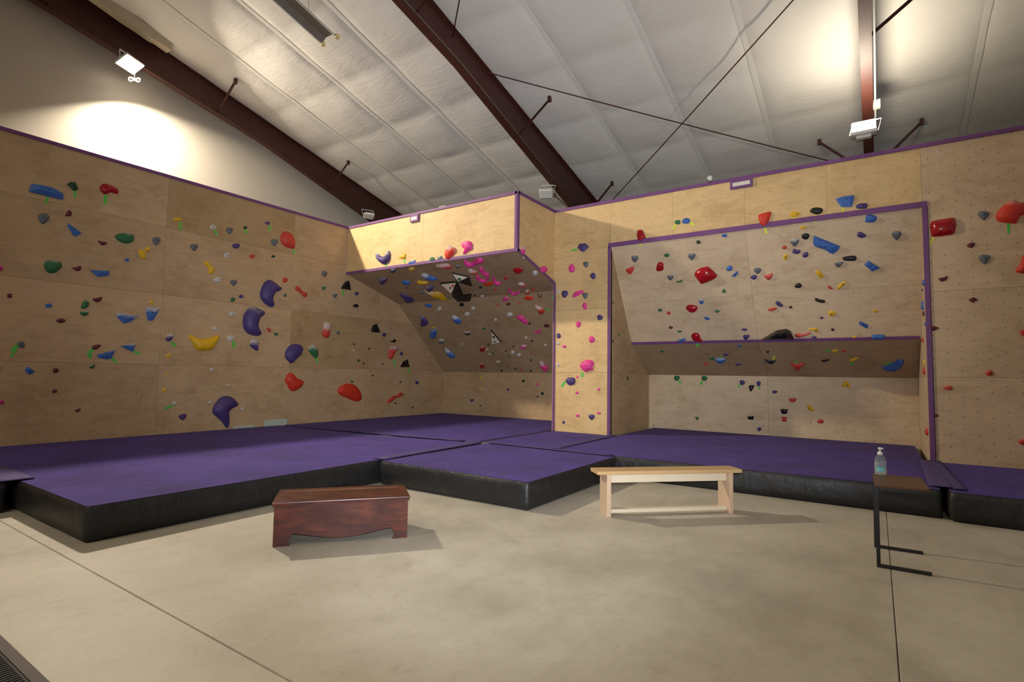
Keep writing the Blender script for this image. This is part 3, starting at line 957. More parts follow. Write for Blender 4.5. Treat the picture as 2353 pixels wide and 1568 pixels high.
('L','gr',-4106,2809,26,0,0,0,[55,7,41,-20,17,-38,-16,-49,-44,-34,-47,-6,-42,20,-19,43,14,45,41,32],[],'g','small green round knob on the left plywood wall'),
('L','pu',-3633,2428,135,0,1,1,[-114,266,-31,290,152,237,193,178,172,130,111,79,77,-6,68,-97,124,-201,133,-255,91,-294,-69,-290,-201,-217,-253,-89,-251,70,-203,199],[],'g','lower purple crescent climbing hold on the left plywood wall'),
('L','wh',-4102,2526,31,0,0,1,[65,7,59,-27,22,-47,-18,-51,-53,-37,-61,-6,-53,24,-25,52,18,53,45,32],[],'g','small white oval hold left of the lower purple crescent on the left plywood wall'),
('L','wh',-4418,2219,24,0,0,0,[52,4,47,-20,19,-36,-13,-34,-40,-24,-59,-5,-46,19,-17,32,15,37,43,26],[],'g','small white oval hold above and right of the big yellow boat'),
('L','rd',-3327,2275,23,0,0,0,[-52,37,-7,44,54,-1,27,-49,-23,-31],[],'g','small red wedge hold below and right of the lower purple crescent'),
('L','gr',-3164,2196,20,0,0,0,[-46,32,45,24,43,-17,-3,-35,-38,-4],[],'g','small green wedge hold on the left plywood wall'),
('L','rd',-1924,2365,77,0,3,1,[-81,167,61,200,109,112,85,-74,48,-168,-19,-162,-117,-108,-87,35],[],'g','red tooth with white top climbing hold on the left plywood wall'),
('L','ye',-4612,1957,98,0,0,1,[-293,99,-208,97,-113,58,-1,48,126,95,224,127,283,122,239,-8,163,-146,42,-172,-85,-174,-158,-128,-218,-18],[],'g','big yellow boat climbing hold on the left plywood wall'),
('L','wh',-4111,2046,37,0,0,1,[76,5,61,-30,29,-61,-23,-62,-55,-35,-74,-5,-70,34,-27,57,21,57,63,41],[(56,-46,73,-172,50)],'g','small white round knob with green tape right of the big yellow boat'),
('L','pu',-3623,1958,56,0,3,1,[-103,12,-52,113,41,113,83,40,80,-104,34,-124,-82,-49],[],'g','purple pebble-like hold dusted with chalk on the left plywood wall'),
('L','pu',-2749,1816,95,0,0,1,[-178,47,-99,155,26,206,179,189,237,115,210,-13,84,-133,2,-211,-83,-204,-181,-103,-198,-48],[],'g','big purple egg climbing hold on the left plywood wall'),
('L','gr',-2236,1876,67,0,2,1,[-147,51,-61,144,32,129,107,3,100,-116,44,-148,-74,-63],[(72,-137,100,-255,50)],'g','chalky green egg climbing hold on the left plywood wall'),
('L','wh',-4445,1435,21,0,0,0,[46,1,33,-19,14,-32,-12,-34,-33,-21,-43,-1,-38,21,-14,31,10,30,36,23],[],'g','small white round knob below the big yellow boat on the left plywood wall'),
('L','wh',-4440,823,18,0,0,0,[42,-1,37,-20,13,-26,-10,-24,-34,-17,-44,1,-32,17,-14,28,11,28,31,15],[],'g','tiny white oval hold on the left plywood wall'),
('L','wh',-3807,672,20,0,0,0,[39,-2,36,-21,16,-34,-12,-30,-35,-18,-44,2,-33,19,-15,31,13,35,35,18],[],'g','tiny white round knob on the left plywood wall'),
('L','or',-2698,1197,95,0,0,1,[-221,47,-165,169,-92,198,-17,170,73,85,217,37,226,-21,179,-107,84,-173,-21,-200,-97,-161,-165,-47],[],'g','orange-red kidney climbing hold on the left plywood wall'),
('L','pu',-4141,670,105,0,0,1,[-256,24,-204,139,-109,245,9,270,114,239,206,159,241,97,211,55,117,8,68,-58,82,-178,64,-343,4,-325,-87,-202,-209,-94,-253,-34],[],'g','big purple comma climbing hold on the left plywood wall'),
('L','pu',-4916,577,32,0,0,1,[-71,8,-43,46,57,57,57,-7,22,-57,-23,-47],[],'g','small purple wedge hold on the left plywood wall'),
('L','or',-1170,931,95,0,0,1,[-396,48,-350,145,-187,218,-3,229,157,165,275,37,329,-92,300,-180,205,-215,77,-186,-112,-118,-296,-51],[],'g','big orange-red half-moon climbing hold on the left plywood wall'),
('L','bk',-1410,3486,54,1,0,1,[-165,-105,-37,89,70,118,132,-101],[(-80,-134,-90,-256,50)],'g','top black triangle climbing hold on the left plywood wall'),
('L','pu',-1098,3328,29,0,0,0,[61,8,45,-20,21,-44,-18,-51,-47,-34,-62,-8,-51,22,-19,39,16,48,53,39],[],'g','small purple round knob below and right of the top black triangle'),
('L','bk',-1114,3029,31,0,0,0,[-93,-3,7,47,71,29,68,-36,-53,-37],[],'g','small black wedge hold below the top black triangle on the left plywood wall'),
('L','bk',-504,2526,55,1,0,1,[-111,-25,-47,85,64,127,184,-90,-91,-97],[],'g','middle black triangle climbing hold on the left plywood wall'),
('L','pu',-180,2392,33,0,0,0,[72,5,56,-24,26,-49,-22,-52,-58,-33,-77,-5,-61,26,-23,42,22,52,66,38],[],'g','small purple round knob below and right of the middle black triangle'),
('L','bk',137,2255,31,0,0,0,[-139,-11,-30,6,60,56,100,-5,9,-46],[],'g','small black wedge hold above the white-streaked red egg on the left plywood wall'),
('L','rd',114,1972,85,0,2,1,[-141,5,-73,117,54,170,177,157,170,60,63,-68,-6,-194,-98,-183,-146,-63],[(41,-192,120,-341,50)],'g','white-streaked red egg climbing hold on the left plywood wall'),
('L','pu',439,1933,29,0,0,0,[59,2,52,-27,20,-44,-16,-44,-52,-33,-65,-3,-45,24,-20,43,18,51,49,31],[],'g','small purple round knob right of the white-streaked red egg on the left plywood wall'),
('L','bk',583,1674,56,1,0,1,[-178,-95,-69,61,84,122,163,-88],[(131,-94,149,-258,50)],'g','lowest black triangle climbing hold on the left plywood wall'),
('L','gy',-1598,2338,25,0,0,0,[46,3,44,-23,20,-44,-14,-41,-39,-27,-53,-4,-42,22,-18,39,15,46,41,28],[],'g','small grey round knob on the left plywood wall'),
('L','pu',1047,1174,32,0,0,0,[71,0,60,-29,26,-51,-21,-46,-51,-25,-74,0,-66,32,-24,45,20,44,60,29],[],'g','small purple round knob below and right of the lowest black triangle'),
('L','rd',257,783,68,0,0,1,[-281,-99,-212,-34,-14,61,61,48,151,129,293,104,257,49,119,3,26,-14,-154,-116,-244,-132],[],'g','red double leaf climbing hold on the left plywood wall'),
('H','pu',1249,4039,90,0,2,1,[-244,60,-215,100,-154,92,-90,22,31,-2,103,42,129,123,188,126,227,28,212,-95,127,-165,9,-178,-114,-123,-209,-28],[(78,-180,97,-255,50)],'g','purple smile climbing hold on the front of the boxed overhang'),
('H','ye',1868,3973,38,0,0,1,[-137,-14,-53,28,58,56,83,2,49,-71],[(36,-76,53,-155,50)],'g','yellow wedge hold with green tape on the front of the boxed overhang'),
('H','bl',2137,3798,35,1,2,1,[-114,-3,-38,39,112,59,102,-46,-62,-49],[],'g','blue wedge hold on the front of the boxed overhang'),
('H','gr',2728,3810,34,0,1,1,[77,-8,70,-42,26,-54,-22,-47,-63,-26,-75,8,-62,38,-28,59,23,50,55,22],[],'g','small green round knob on the front of the boxed overhang'),
('H','gy',2945,3816,32,0,2,0,[63,-7,54,-41,20,-55,-17,-50,-55,-31,-68,7,-47,36,-20,55,19,57,51,29],[],'g','small grey egg-shaped hold dusted with chalk on the front of the boxed overhang'),
('H','or',3207,3901,75,0,2,1,[-129,-16,-91,114,-30,154,58,124,157,65,159,-2,64,-76,4,-150,-71,-138,-122,-75],[],'g','large orange-red tooth-shaped hold dusted with chalk on the front of the boxed overhang'),
('H','pk',3636,3952,70,0,1,1,[-119,81,-72,131,22,144,117,107,154,47,145,-54,63,-73,-18,-119,-53,-134,-90,-111,-44,-32,-105,13],[(-97,-133,-100,-212,44)],'g','large pink mushroom hold with green tape on the front of the boxed overhang'),
('R','pu',1469,1692,53,0,2,0,[-44,55,63,101,132,68,97,-9,-13,-90,-118,-91,-116,-33],[],'g','purple wedge hold dusted with chalk on the cave roof'),
('R','ye',1979,1631,43,0,1,0,[85,-18,27,-47,-32,-66,-93,-64,-104,-25,-75,16,-30,53,33,68,81,55,108,26],[],'g','yellow oval hold on the cave roof'),
('R','pu',707,1266,70,0,1,1,[24,160,249,105,39,-70,-143,-139,-169,-56],[],'g','large purple wedge hold on the cave roof'),
('R','bl',2132,1222,70,0,2,1,[-114,137,15,157,69,30,149,-151,1,-146,-120,-27],[],'g','long chalky blue slab climbing hold on the cave roof'),
('R','bl',1282,1076,57,0,0,0,[-82,48,42,99,165,1,9,-95,-134,-53],[],'g','blue wedge hold on the cave roof'),
('R','ye',1725,999,52,0,0,0,[-73,85,68,48,175,-51,-38,-70,-132,-12],[],'g','yellow long flat hold on the cave roof'),
('R','pu',1679,667,67,0,1,1,[9,146,210,94,43,-66,-139,-139,-123,-36],[],'g','purple wedge hold on the cave roof'),
('R','gy',1271,516,39,0,1,0,[68,-12,19,-56,-37,-67,-72,-57,-95,-33,-69,12,-16,49,40,71,80,63,83,29],[],'g','grey oval hold on the cave roof'),
('R','ye',1560,368,70,0,2,1,[-78,331,-75,199,66,122,251,63,142,-353,-17,-328,-138,-114,-151,79],[],'g','big yellow wing climbing hold on the cave roof'),
('R','pu',576,285,70,0,0,1,[-4,277,90,234,174,52,118,-140,-27,-234,-229,-203,-121,14],[],'g','big purple fin climbing hold on the cave roof'),
('R','rd',2895,1582,68,0,2,0,[-210,59,-45,86,121,70,166,-54,75,-111,-107,-50],[],'g','red long flat hold dusted with chalk on the cave roof'),
('R','gy',3186,1486,34,0,1,0,[64,-14,24,-38,-21,-56,-68,-53,-76,-20,-59,13,-27,44,21,56,59,46,82,22],[],'g','small grey oval hold on the cave roof'),
('R','pk',3675,1592,70,0,0,1,[-183,99,-116,124,-141,29,-65,-29,106,73,191,125,275,82,264,-3,168,-81,52,-96,-90,-160,-215,-133,-246,-30],[],'g','largest pink hook climbing hold on the cave roof'),
('R','rd',3372,1213,55,0,3,1,[-96,53,35,112,57,43,111,-34,9,-122,-114,-53],[],'g','red wedge hold dusted with chalk below the largest pink hook on the cave roof'),
('R','pk',3620,1151,59,0,0,1,[-6,176,100,174,23,-1,58,-139,-44,-198,-74,-68,-56,58],[],'g','pink hook-shaped hold on the cave roof'),
('R','pk',3387,872,63,0,0,1,[-71,148,8,155,-48,8,7,-72,182,53,172,-13,8,-141,-118,-140,-140,3],[],'g','pink u-shaped hold below and right of the largest pink hook on the cave roof'),
('R','pk',3644,696,57,0,0,1,[16,184,85,215,-19,10,26,-68,118,-40,-7,-155,-126,-147,-94,1],[],'g','pink u-shaped hold left of the crimson half-moon on the cave roof'),
('R','or',3389,622,48,0,0,0,[-169,-10,13,50,173,65,80,-33,-97,-71],[],'g','orange-red leaf-shaped hold on the cave roof'),
('R','rd',3945,790,30,0,0,0,[39,-7,8,-50,-31,-71,-54,-61,-62,-34,-41,9,-7,44,32,71,61,69,56,31],[],'g','small red round knob on the cave roof'),
('R','cr',4418,1044,60,0,0,1,[-91,66,8,99,138,59,102,-37,-46,-132,-111,-55],[],'g','crimson half-moon climbing hold on the cave roof'),
('R','wh',4706,851,42,0,0,0,[-35,49,33,97,82,70,66,-3,-1,-84,-71,-92,-75,-37],[],'g','white wedge hold on the cave roof'),
('R','rd',4118,420,50,0,3,0,[-49,81,60,106,101,-40,-17,-97,-95,-50],[],'g','red wedge hold dusted with chalk below the crimson half-moon on the cave roof'),
('R','pk',3736,142,52,0,0,1,[-35,169,9,171,-62,3,-15,-79,132,18,149,-33,24,-135,-95,-125,-107,11],[],'g','pink u-shaped hold below the crimson half-moon on the cave roof'),
('R','rd',4048,59,45,0,2,0,[63,-10,20,-75,-38,-102,-69,-82,-87,-48,-69,13,-17,67,37,98,79,94,81,46],[],'g','red round knob dusted with chalk on the cave roof'),
('O','or',3985,2402,41,0,0,0,[-121,18,8,60,131,10,68,-51,-85,-38],[],'g','orange-red half-moon hold on the sloping cave wall'),
('O','mr',4297,2444,22,0,0,0,[-34,54,-10,47,-19,-10,5,-17,39,27,58,20,26,-35,-15,-52,-50,-33],[],'g','small maroon u-shaped hold on the sloping cave wall'),
('O','pk',3379,2435,37,0,1,0,[-108,-33,-13,54,92,59,75,-13,-46,-66],[],'g','small pink hook-shaped hold on the sloping cave wall'),
('S','pk',-1215,3793,44,0,3,1,[-86,-14,-40,66,57,86,92,21,29,-80,-52,-79],[(37,-86,48,-146,50)],'w','pink teardrop hold with pale tape on the side of the boxed overhang'),
('S','pk',-444,3554,54,0,0,1,[138,24,122,-22,45,-59,-44,-74,-126,-66,-143,-24,-105,18,-49,61,48,83,113,60],[(69,-62,89,-125,50)],'y','pink round knob with yellow tape on the side of the boxed overhang'),
('O','bl',993,2417,41,0,0,0,[-119,43,74,51,109,-1,16,-67,-79,-26],[],'g','blue wedge hold on the sloping cave wall'),
('O','pu',484,1923,70,0,1,1,[14,208,101,168,150,26,112,-77,-6,-159,-179,-175,-159,-62,-34,72],[],'g','purple half-moon climbing hold on the sloping cave wall'),
('O','bl',562,1499,70,0,1,1,[-80,51,24,129,177,129,135,24,-51,-187,-206,-145],[],'g','upright blue block climbing hold on the sloping cave wall'),
('O','wh',1266,2288,39,0,0,0,[71,-5,33,-46,-21,-74,-61,-63,-77,-34,-78,6,-35,50,18,64,61,63,87,39],[],'g','white oval hold above and right of the purple half-moon on the sloping cave wall'),
('O','bk',2039,2368,35,0,0,0,[-56,28,7,59,73,44,78,0,27,-50,-52,-57,-75,-25],[],'g','small black wedge hold on the sloping cave wall'),
('O','wh',2032,2062,37,0,0,0,[75,-5,47,-42,-8,-63,-51,-50,-78,-29,-86,6,-46,41,7,55,57,55,83,30],[],'g','small white oval hold above and right of the chalky blue slab'),
('O','bl',1609,1901,69,0,2,1,[-97,131,11,158,131,1,84,-97,-17,-142,-113,-52],[],'g','chalky blue slab climbing hold on the sloping cave wall'),
('O','bk',1713,1448,45,0,2,0,[-91,44,-22,52,59,46,128,56,85,-15,14,-66,-62,-74,-110,-43],[],'g','black half-moon hold dusted with chalk on the sloping cave wall'),
('O','gy',651,1192,54,0,2,1,[-89,38,12,88,117,70,123,5,41,-72,-84,-87,-119,-41],[],'g','grey wedge hold on the sloping cave wall'),
('O','bl',671,738,70,0,2,1,[-50,199,16,160,146,-69,48,-176,-60,-144,-100,29],[],'g','lowest blue slab climbing hold on the sloping cave wall'),
('O','be',1278,1056,28,0,0,0,[48,-1,24,-34,-15,-55,-41,-46,-55,-29,-55,1,-23,34,13,48,45,51,59,31],[],'g','small beige round knob on the sloping cave wall'),
('O','wh',2309,2227,32,0,0,0,[63,-4,41,-39,-7,-54,-45,-46,-71,-27,-67,5,-35,34,8,55,51,52,64,25],[],'g','small white round knob above and right of the chalky blue slab'),
('O','wh',2778,1828,26,0,0,0,[55,-3,29,-32,-6,-42,-37,-42,-57,-26,-50,3,-27,30,7,48,35,40,50,23],[],'g','small white oval hold left of the big pink slab on the sloping cave wall'),
('O','mr',3377,2282,25,0,0,0,[54,-4,35,-29,-2,-38,-32,-33,-59,-22,-59,5,-30,26,2,38,36,38,54,20],[],'g','small maroon oval hold above and left of the big pink slab'),
('O','rd',4125,2045,57,0,2,1,[-84,136,24,113,121,4,54,-94,-54,-132,-62,-27],[(152,35,248,-13,50)],'g','red and white teardrop climbing hold on the sloping cave wall'),
('O','wh',3254,1961,43,0,0,1,[92,-6,45,-47,-8,-66,-62,-72,-93,-42,-81,5,-47,50,9,73,55,63,89,40],[],'g','white oval hold left of the big pink slab on the sloping cave wall'),
('O','pk',3547,1802,60,0,0,1,[-143,93,-9,131,72,64,105,-107,33,-144,-57,-36],[],'g','big pink slab climbing hold on the sloping cave wall'),
('O','mr',4113,1579,34,0,0,0,[74,-4,48,-40,0,-52,-40,-48,-77,-33,-76,4,-42,35,1,55,45,53,68,29],[],'g','small maroon oval hold below the red and white teardrop on the sloping cave wall'),
('O','pk',3792,1429,35,0,1,0,[-86,83,-52,-29,62,45,114,27,42,-65,-79,-60],[],'g','small pink u-shaped hold on the sloping cave wall'),
('O','wh',3371,1217,26,0,0,0,[50,-2,26,-29,-5,-45,-39,-50,-55,-28,-44,2,-27,29,6,51,36,45,51,26],[],'g','small white oval hold below the big pink slab on the sloping cave wall'),
('O','pk',3176,928,44,0,2,0,[110,37,79,-10,25,-53,-43,-78,-84,-63,-101,-34,-89,12,-24,55,38,67,89,67],[],'g','pink egg-shaped hold dusted with chalk on the sloping cave wall'),
('O','cr',1876,880,51,0,1,1,[91,-1,39,-60,-25,-99,-87,-107,-102,-58,-79,2,-41,65,27,108,77,94,100,57],[],'g','crimson round knob on the sloping cave wall,topmost of its kind'),
('O','be',2008,842,29,0,0,0,[59,-1,32,-36,-9,-48,-41,-47,-64,-32,-57,1,-29,32,10,54,43,49,55,27],[],'g','small beige oval hold on the sloping cave wall'),
('O','wh',2752,726,37,0,0,0,[67,-1,27,-45,-16,-72,-55,-76,-69,-44,-60,1,-29,51,17,74,48,65,72,46],[],'g','small white round knob left of the pink and white teardrop on the sloping cave wall'),
('O','wh',2910,643,34,0,0,0,[64,-1,41,-39,-6,-63,-44,-53,-66,-33,-73,1,-39,38,6,56,48,59,70,35],[],'g','small white oval hold on the sloping cave wall,fourth from the left of its kind'),
('O','wh',2138,404,29,0,0,0,[67,0,39,-27,-2,-40,-42,-44,-74,-30,-63,0,-35,25,2,45,44,46,64,27],[],'g','small white oval hold on the sloping cave wall,third from the left of its kind'),
('O','cr',1538,258,48,0,1,0,[86,1,36,-60,-25,-93,-78,-98,-96,-58,-75,0,-36,61,28,105,71,89,89,54],[],'g','crimson round knob on the sloping cave wall,lowest of its kind'),
('O','pk',3478,250,67,0,2,1,[-78,149,23,184,44,61,101,-44,43,-152,-31,-189,-102,-10],[(51,-201,51,-320,50)],'g','pink and white teardrop climbing hold on the sloping cave wall'),
('K','dg',2756,1265,23,0,0,0,[53,1,36,-19,15,-32,-16,-38,-40,-23,-48,-1,-42,21,-15,33,14,33,43,24],[],'g','small dark green round knob on the cave back wall'),
('K','dg',3335,960,25,0,0,0,[50,2,38,-25,15,-43,-15,-46,-36,-26,-44,-1,-42,28,-16,46,13,40,36,27],[],'g','small dark green oval hold on the cave back wall'),
('K','pu',1069,699,28,0,0,0,[66,3,49,-20,22,-39,-20,-42,-52,-26,-69,-3,-55,22,-20,35,20,40,60,29],[],'g','small purple oval hold on the cave back wall'),
('P','pu',5511,4019,45,1,0,1,[-117,10,-73,83,58,80,144,-5,22,-92,-34,-76],[(-129,-13,-258,-32,36)],'g','faceted purple gem climbing hold on the plywood pillar'),
('P','gy',5579,3669,33,0,0,1,[-63,32,-37,55,15,52,56,37,67,-5,44,-44,5,-76,-30,-46,-57,-5],[],'g','small grey teardrop hold on the plywood pillar,topmost of its kind'),
('P','pk',5264,3614,44,0,0,1,[76,-7,65,-67,22,-86,-19,-80,-62,-53,-77,8,-57,59,-23,93,22,87,54,46],[],'g','pink oval hold on the plywood pillar'),
('P','pu',5741,3416,34,0,0,1,[56,-5,54,-47,21,-71,-17,-57,-47,-33,-65,6,-50,44,-19,65,20,65,48,33],[],'g','small purple oval hold below the faceted purple gem on the plywood pillar'),
('P','wh',4955,3175,22,0,0,0,[46,-3,35,-25,12,-33,-13,-36,-39,-22,-42,3,-33,23,-14,38,13,35,34,20],[(-67,-29,-133,-153,36)],'g','small white round knob with green tape on the plywood pillar'),
('P','pu',5107,3101,41,0,0,1,[79,-6,56,-44,25,-75,-25,-79,-62,-41,-75,5,-65,51,-24,73,23,70,68,45],[],'g','purple round knob on the plywood pillar'),
('P','pk',5403,3078,43,0,0,1,[-114,-31,-51,49,117,70,129,19,6,-40,-88,-67],[],'g','pink long flat hold on the plywood pillar'),
('P','gy',5569,3039,34,0,0,1,[-63,31,-37,56,15,55,56,41,67,-3,44,-44,5,-79,-30,-50,-57,-7],[],'g','small grey teardrop hold on the plywood pillar,lowest of its kind'),
('P','pk',5565,2826,33,0,0,1,[50,-3,48,-47,19,-74,-15,-62,-42,-37,-57,3,-45,44,-18,69,18,70,42,37],[],'g','small pink oval hold on the plywood pillar'),
('P','pu',5893,2577,32,0,0,1,[67,-3,49,-37,18,-53,-19,-56,-49,-33,-59,3,-53,40,-19,59,16,49,48,32],[],'g','small purple round knob on the plywood pillar'),
('P','pk',5424,2464,33,0,0,1,[60,-2,43,-35,19,-62,-20,-67,-47,-35,-56,2,-50,40,-19,61,18,59,52,38],[],'g','small pink round knob on the plywood pillar'),
('P','pk',5720,2148,37,0,0,1,[72,-2,52,-43,19,-65,-20,-70,-52,-42,-64,2,-57,47,-21,71,18,61,52,41],[],'g','small pink egg-shaped hold on the plywood pillar'),
('P','pu',4974,2241,29,0,0,0,[54,-2,43,-33,17,-52,-17,-55,-42,-31,-47,1,-45,35,-19,59,15,50,39,29],[],'g','small purple oval hold above and left of the big pink flower on the plywood pillar'),
('P','wh',4959,2087,20,0,0,0,[42,-1,36,-21,13,-32,-13,-33,-38,-21,-42,1,-31,19,-14,34,14,35,33,19],[],'g','small white round knob on the plywood pillar'),
('P','pk',5107,2019,20,0,0,0,[51,-1,38,-16,16,-26,-17,-28,-39,-15,-44,1,-42,17,-17,28,15,25,40,15],[],'g','tiny pink oval hold above and left of the big pink flower on the plywood pillar'),
('P','wh',4960,1639,19,0,0,0,[37,0,32,-20,12,-32,-11,-32,-34,-22,-39,0,-28,18,-12,33,13,36,31,20],[],'g','tiny white round knob on the plywood pillar'),
('P','pk',5634,1629,73,0,0,1,[-170,-3,-134,64,-61,103,-6,123,103,103,139,47,111,-35,133,-83,32,-101,-33,-134,-114,-85],[(-104,-135,-133,-234,50)],'g','big pink flower climbing hold on the plywood pillar'),
('P','pu',5266,1316,49,0,0,1,[-123,6,-67,68,66,70,103,4,67,-64,-46,-83],[(-124,-11,-216,-118,50)],'g','purple pebble with tape climbing hold on the plywood pillar'),
('P','pk',5406,1087,18,0,0,0,[39,1,34,-15,13,-24,-12,-26,-35,-18,-39,-1,-30,13,-14,26,14,28,31,16],[],'g','tiny pink oval hold on the plywood pillar,second from the top of its kind'),
('P','pk',5422,632,19,0,0,0,[48,3,38,-16,13,-26,-13,-29,-36,-20,-43,-2,-38,16,-15,29,12,27,33,18],[],'g','tiny pink oval hold below the purple pebble with tape on the plywood pillar'),
('P','pk',5883,709,18,0,0,0,[43,2,38,-15,13,-23,-12,-23,-35,-18,-44,-2,-34,13,-14,25,13,25,31,15],[],'g','tiny pink oval hold on the plywood pillar,third from the top of its kind'),
('P','pu',5724,625,32,0,0,1,[-66,18,-39,42,16,47,59,40,70,6,46,-31,6,-64,-31,-44,-60,-13],[],'g','small purple teardrop hold on the plywood pillar'),
('HD','cr',6732,4099,52,0,0,1,[-76,89,-51,120,23,110,55,62,101,-63,39,-71,15,-113,-26,-103,-79,-32],[(-17,-111,-7,-202,36)],'y','crimson tooth-shaped hold with yellow tape on the plywood above the alcove'),
('HD','gr',7427,4256,26,0,0,0,[52,-8,44,-33,17,-46,-15,-37,-42,-20,-60,9,-43,33,-14,40,17,41,45,21],[(-27,-40,-84,-116,41)],'y','small green round knob with yellow tape on the plywood above the alcove'),
('HD','bl',7581,4256,34,0,0,1,[70,5,73,-28,37,-52,-14,-50,-57,-35,-80,-6,-67,25,-35,49,16,57,55,34],[(78,-27,144,-113,39)],'y','small blue oval hold with yellow tape on the plywood above the alcove'),
('HD','or',8882,4094,58,0,0,1,[-98,70,-53,99,75,117,110,87,79,-14,34,-106,-5,-128,-62,-92,-80,-32],[(-5,-123,29,-253,31)],'y','orange-red triangular hold with yellow tape on the plywood above the alcove'),
('U','bl',8233,2099,21,0,0,0,[47,-6,38,-27,10,-32,-16,-27,-42,-15,-51,7,-33,24,-10,32,19,31,39,14],[],'g','small blue oval hold on the upper alcove slope'),
('U','dg',7781,2039,20,0,0,0,[39,-17,21,-29,0,-36,-27,-29,-38,-5,-36,15,-24,33,1,36,24,25,41,6],[],'g','small dark green oval hold on the upper alcove slope'),
('U','gy',6552,1869,38,0,1,1,[-64,37,-30,63,29,59,73,42,75,-6,40,-50,-11,-86,-45,-53,-67,-5],[],'g','grey teardrop hold on the upper alcove slope'),
('U','gr',7178,1863,24,0,0,0,[48,-6,37,-29,9,-40,-20,-34,-47,-20,-55,6,-34,26,-8,37,23,39,46,20],[],'g','small green round knob on the upper alcove slope'),
('U','rd',6415,1640,39,0,0,1,[-96,9,-14,53,95,62,44,-40,-30,-85],[],'g','red triangular hold on the upper alcove slope'),
('U','cr',7012,1632,45,0,0,1,[-29,101,67,99,65,-26,31,-65,-44,-74,-89,-36],[],'g','crimson tooth-shaped hold on the upper alcove slope'),
('U','gy',7623,1792,36,0,1,1,[-64,35,-31,60,25,56,68,39,73,-6,41,-48,-7,-82,-41,-50,-64,-4],[],'g','small grey teardrop hold above and left of the big glossy red shield'),
('U','gy',7171,1419,31,0,1,1,[-57,28,-28,48,22,46,61,33,65,-4,37,-38,-6,-67,-36,-41,-57,-4],[],'g','small grey teardrop hold left of the big glossy red shield on the upper alcove slope'),
('U','gr',7339,1328,19,0,0,0,[-61,10,4,4,37,30,52,8,23,-27,-55,-25],[],'g','tiny green bean-shaped hold on the upper alcove slope'),
('U','cr',7811,1398,94,0,0,1,[-189,52,-110,134,28,165,98,144,203,-3,205,-43,124,-109,-70,-169,-112,-146,-177,-24],[],'g','big glossy red shield climbing hold on the upper alcove slope'),
('U','bl',8246,1488,29,0,0,1,[51,20,52,-13,30,-42,-2,-49,-34,-46,-59,-23,-50,13,-27,37,3,55,35,48],[],'g','small blue egg-shaped hold on the upper alcove slope'),
('U','bl',8331,1364,20,1,0,1,[-72,-30,37,66,45,10,-10,-45],[],'g','small blue triangular hold on the upper alcove slope'),
('U','gy',8698,1403,31,0,0,1,[-55,29,-29,51,19,48,56,35,62,-4,37,-40,-2,-70,-32,-43,-54,-5],[],'g','small grey teardrop hold right of the big glossy red shield on the upper alcove slope'),
('U','pu',8628,1283,27,0,0,1,[51,-5,38,-29,13,-48,-21,-43,-46,-23,-57,5,-40,31,-11,41,22,45,51,26],[],'g','small purple oval hold on the upper alcove slope'),
('U','sa',8867,1274,32,0,0,1,[-85,30,-16,31,59,60,65,24,37,-43,-11,-67,-48,-35],[],'g','small salmon heart-shaped hold on the upper alcove slope'),
('U','gr',8098,1063,20,0,0,0,[30,16,32,-6,24,-30,3,-39,-18,-35,-34,-18,-32,7,-20,26,-3,42,20,38],[],'g','tiny green oval hold below and right of the big glossy red shield'),
('U','bl',7668,881,24,1,3,1,[-64,78,64,20,23,-56,-23,-42],[],'g','small blue wedge hold dusted with chalk above and right of the glossy crimson gem'),
('HD','ye',9335,4107,31,0,0,1,[-71,33,-55,52,60,29,71,4,52,-41,-2,-46,-56,-31],[(-3,-46,-11,-173,34)],'y','small yellow oval hold with yellow tape on the plywood above the alcove'),
('HD','bk',9645,4113,39,0,0,1,[-99,10,-60,55,10,57,67,34,89,-7,54,-55,-4,-59,-56,-35],[(-11,-62,-22,-185,33)],'y','black lens-shaped hold with yellow tape on the plywood above the alcove'),
('HD','bl',10053,4204,48,1,0,1,[-146,53,-46,75,102,71,95,-2,66,-108,-71,-89],[(-50,-91,-55,-205,36)],'y','blue wedge hold with yellow tape on the plywood above the alcove'),
('HD','pu',10246,4091,32,0,0,1,[-73,4,-56,36,-7,45,62,34,80,-2,60,-44,-4,-46,-63,-28],[(-1,-48,-3,-138,35)],'y','small purple oval hold with yellow tape on the plywood above the alcove'),
('U','ye',9445,2072,19,0,0,0,[45,-7,37,-22,13,-29,-15,-22,-37,-10,-51,7,-37,22,-11,25,16,24,40,11],[],'g','tiny yellow oval hold on the upper alcove slope'),
('U','bk',9471,1917,30,0,0,1,[56,-8,42,-35,16,-57,-22,-52,-49,-25,-61,8,-46,38,-14,50,22,51,55,28],[],'g','small black egg-shaped hold on the upper alcove slope'),
('U','bl',9747,1700,62,1,0,1,[-157,214,196,-10,165,-72,94,-127,49,-100,-18,-36,-155,34,-173,97],[],'g','long blue slab climbing hold on the upper alcove slope'),
('U','bl',10359,2075,38,0,0,1,[-55,63,18,64,80,16,69,-35,26,-63,-69,-44,-70,0],[],'g','blue blocky hold on the upper alcove slope'),
('U','pu',10230,1829,28,0,0,1,[-57,15,-25,65,55,13,59,-28,10,-45,-44,-20],[],'g','small purple wedge hold on the upper alcove slope'),
('U','gy',10676,1776,35,0,1,1,[-58,38,-34,66,15,62,53,44,62,-6,40,-52,4,-91,-29,-56,-54,-6],[],'g','small grey teardrop hold above and right of the tilted blue wedge'),
('U','gy',9305,1846,36,0,2,1,[-61,38,-33,64,20,60,61,42,68,-6,41,-51,-1,-88,-35,-54,-59,-5],[],'g','small grey teardrop hold left of the long blue slab on the upper alcove slope'),
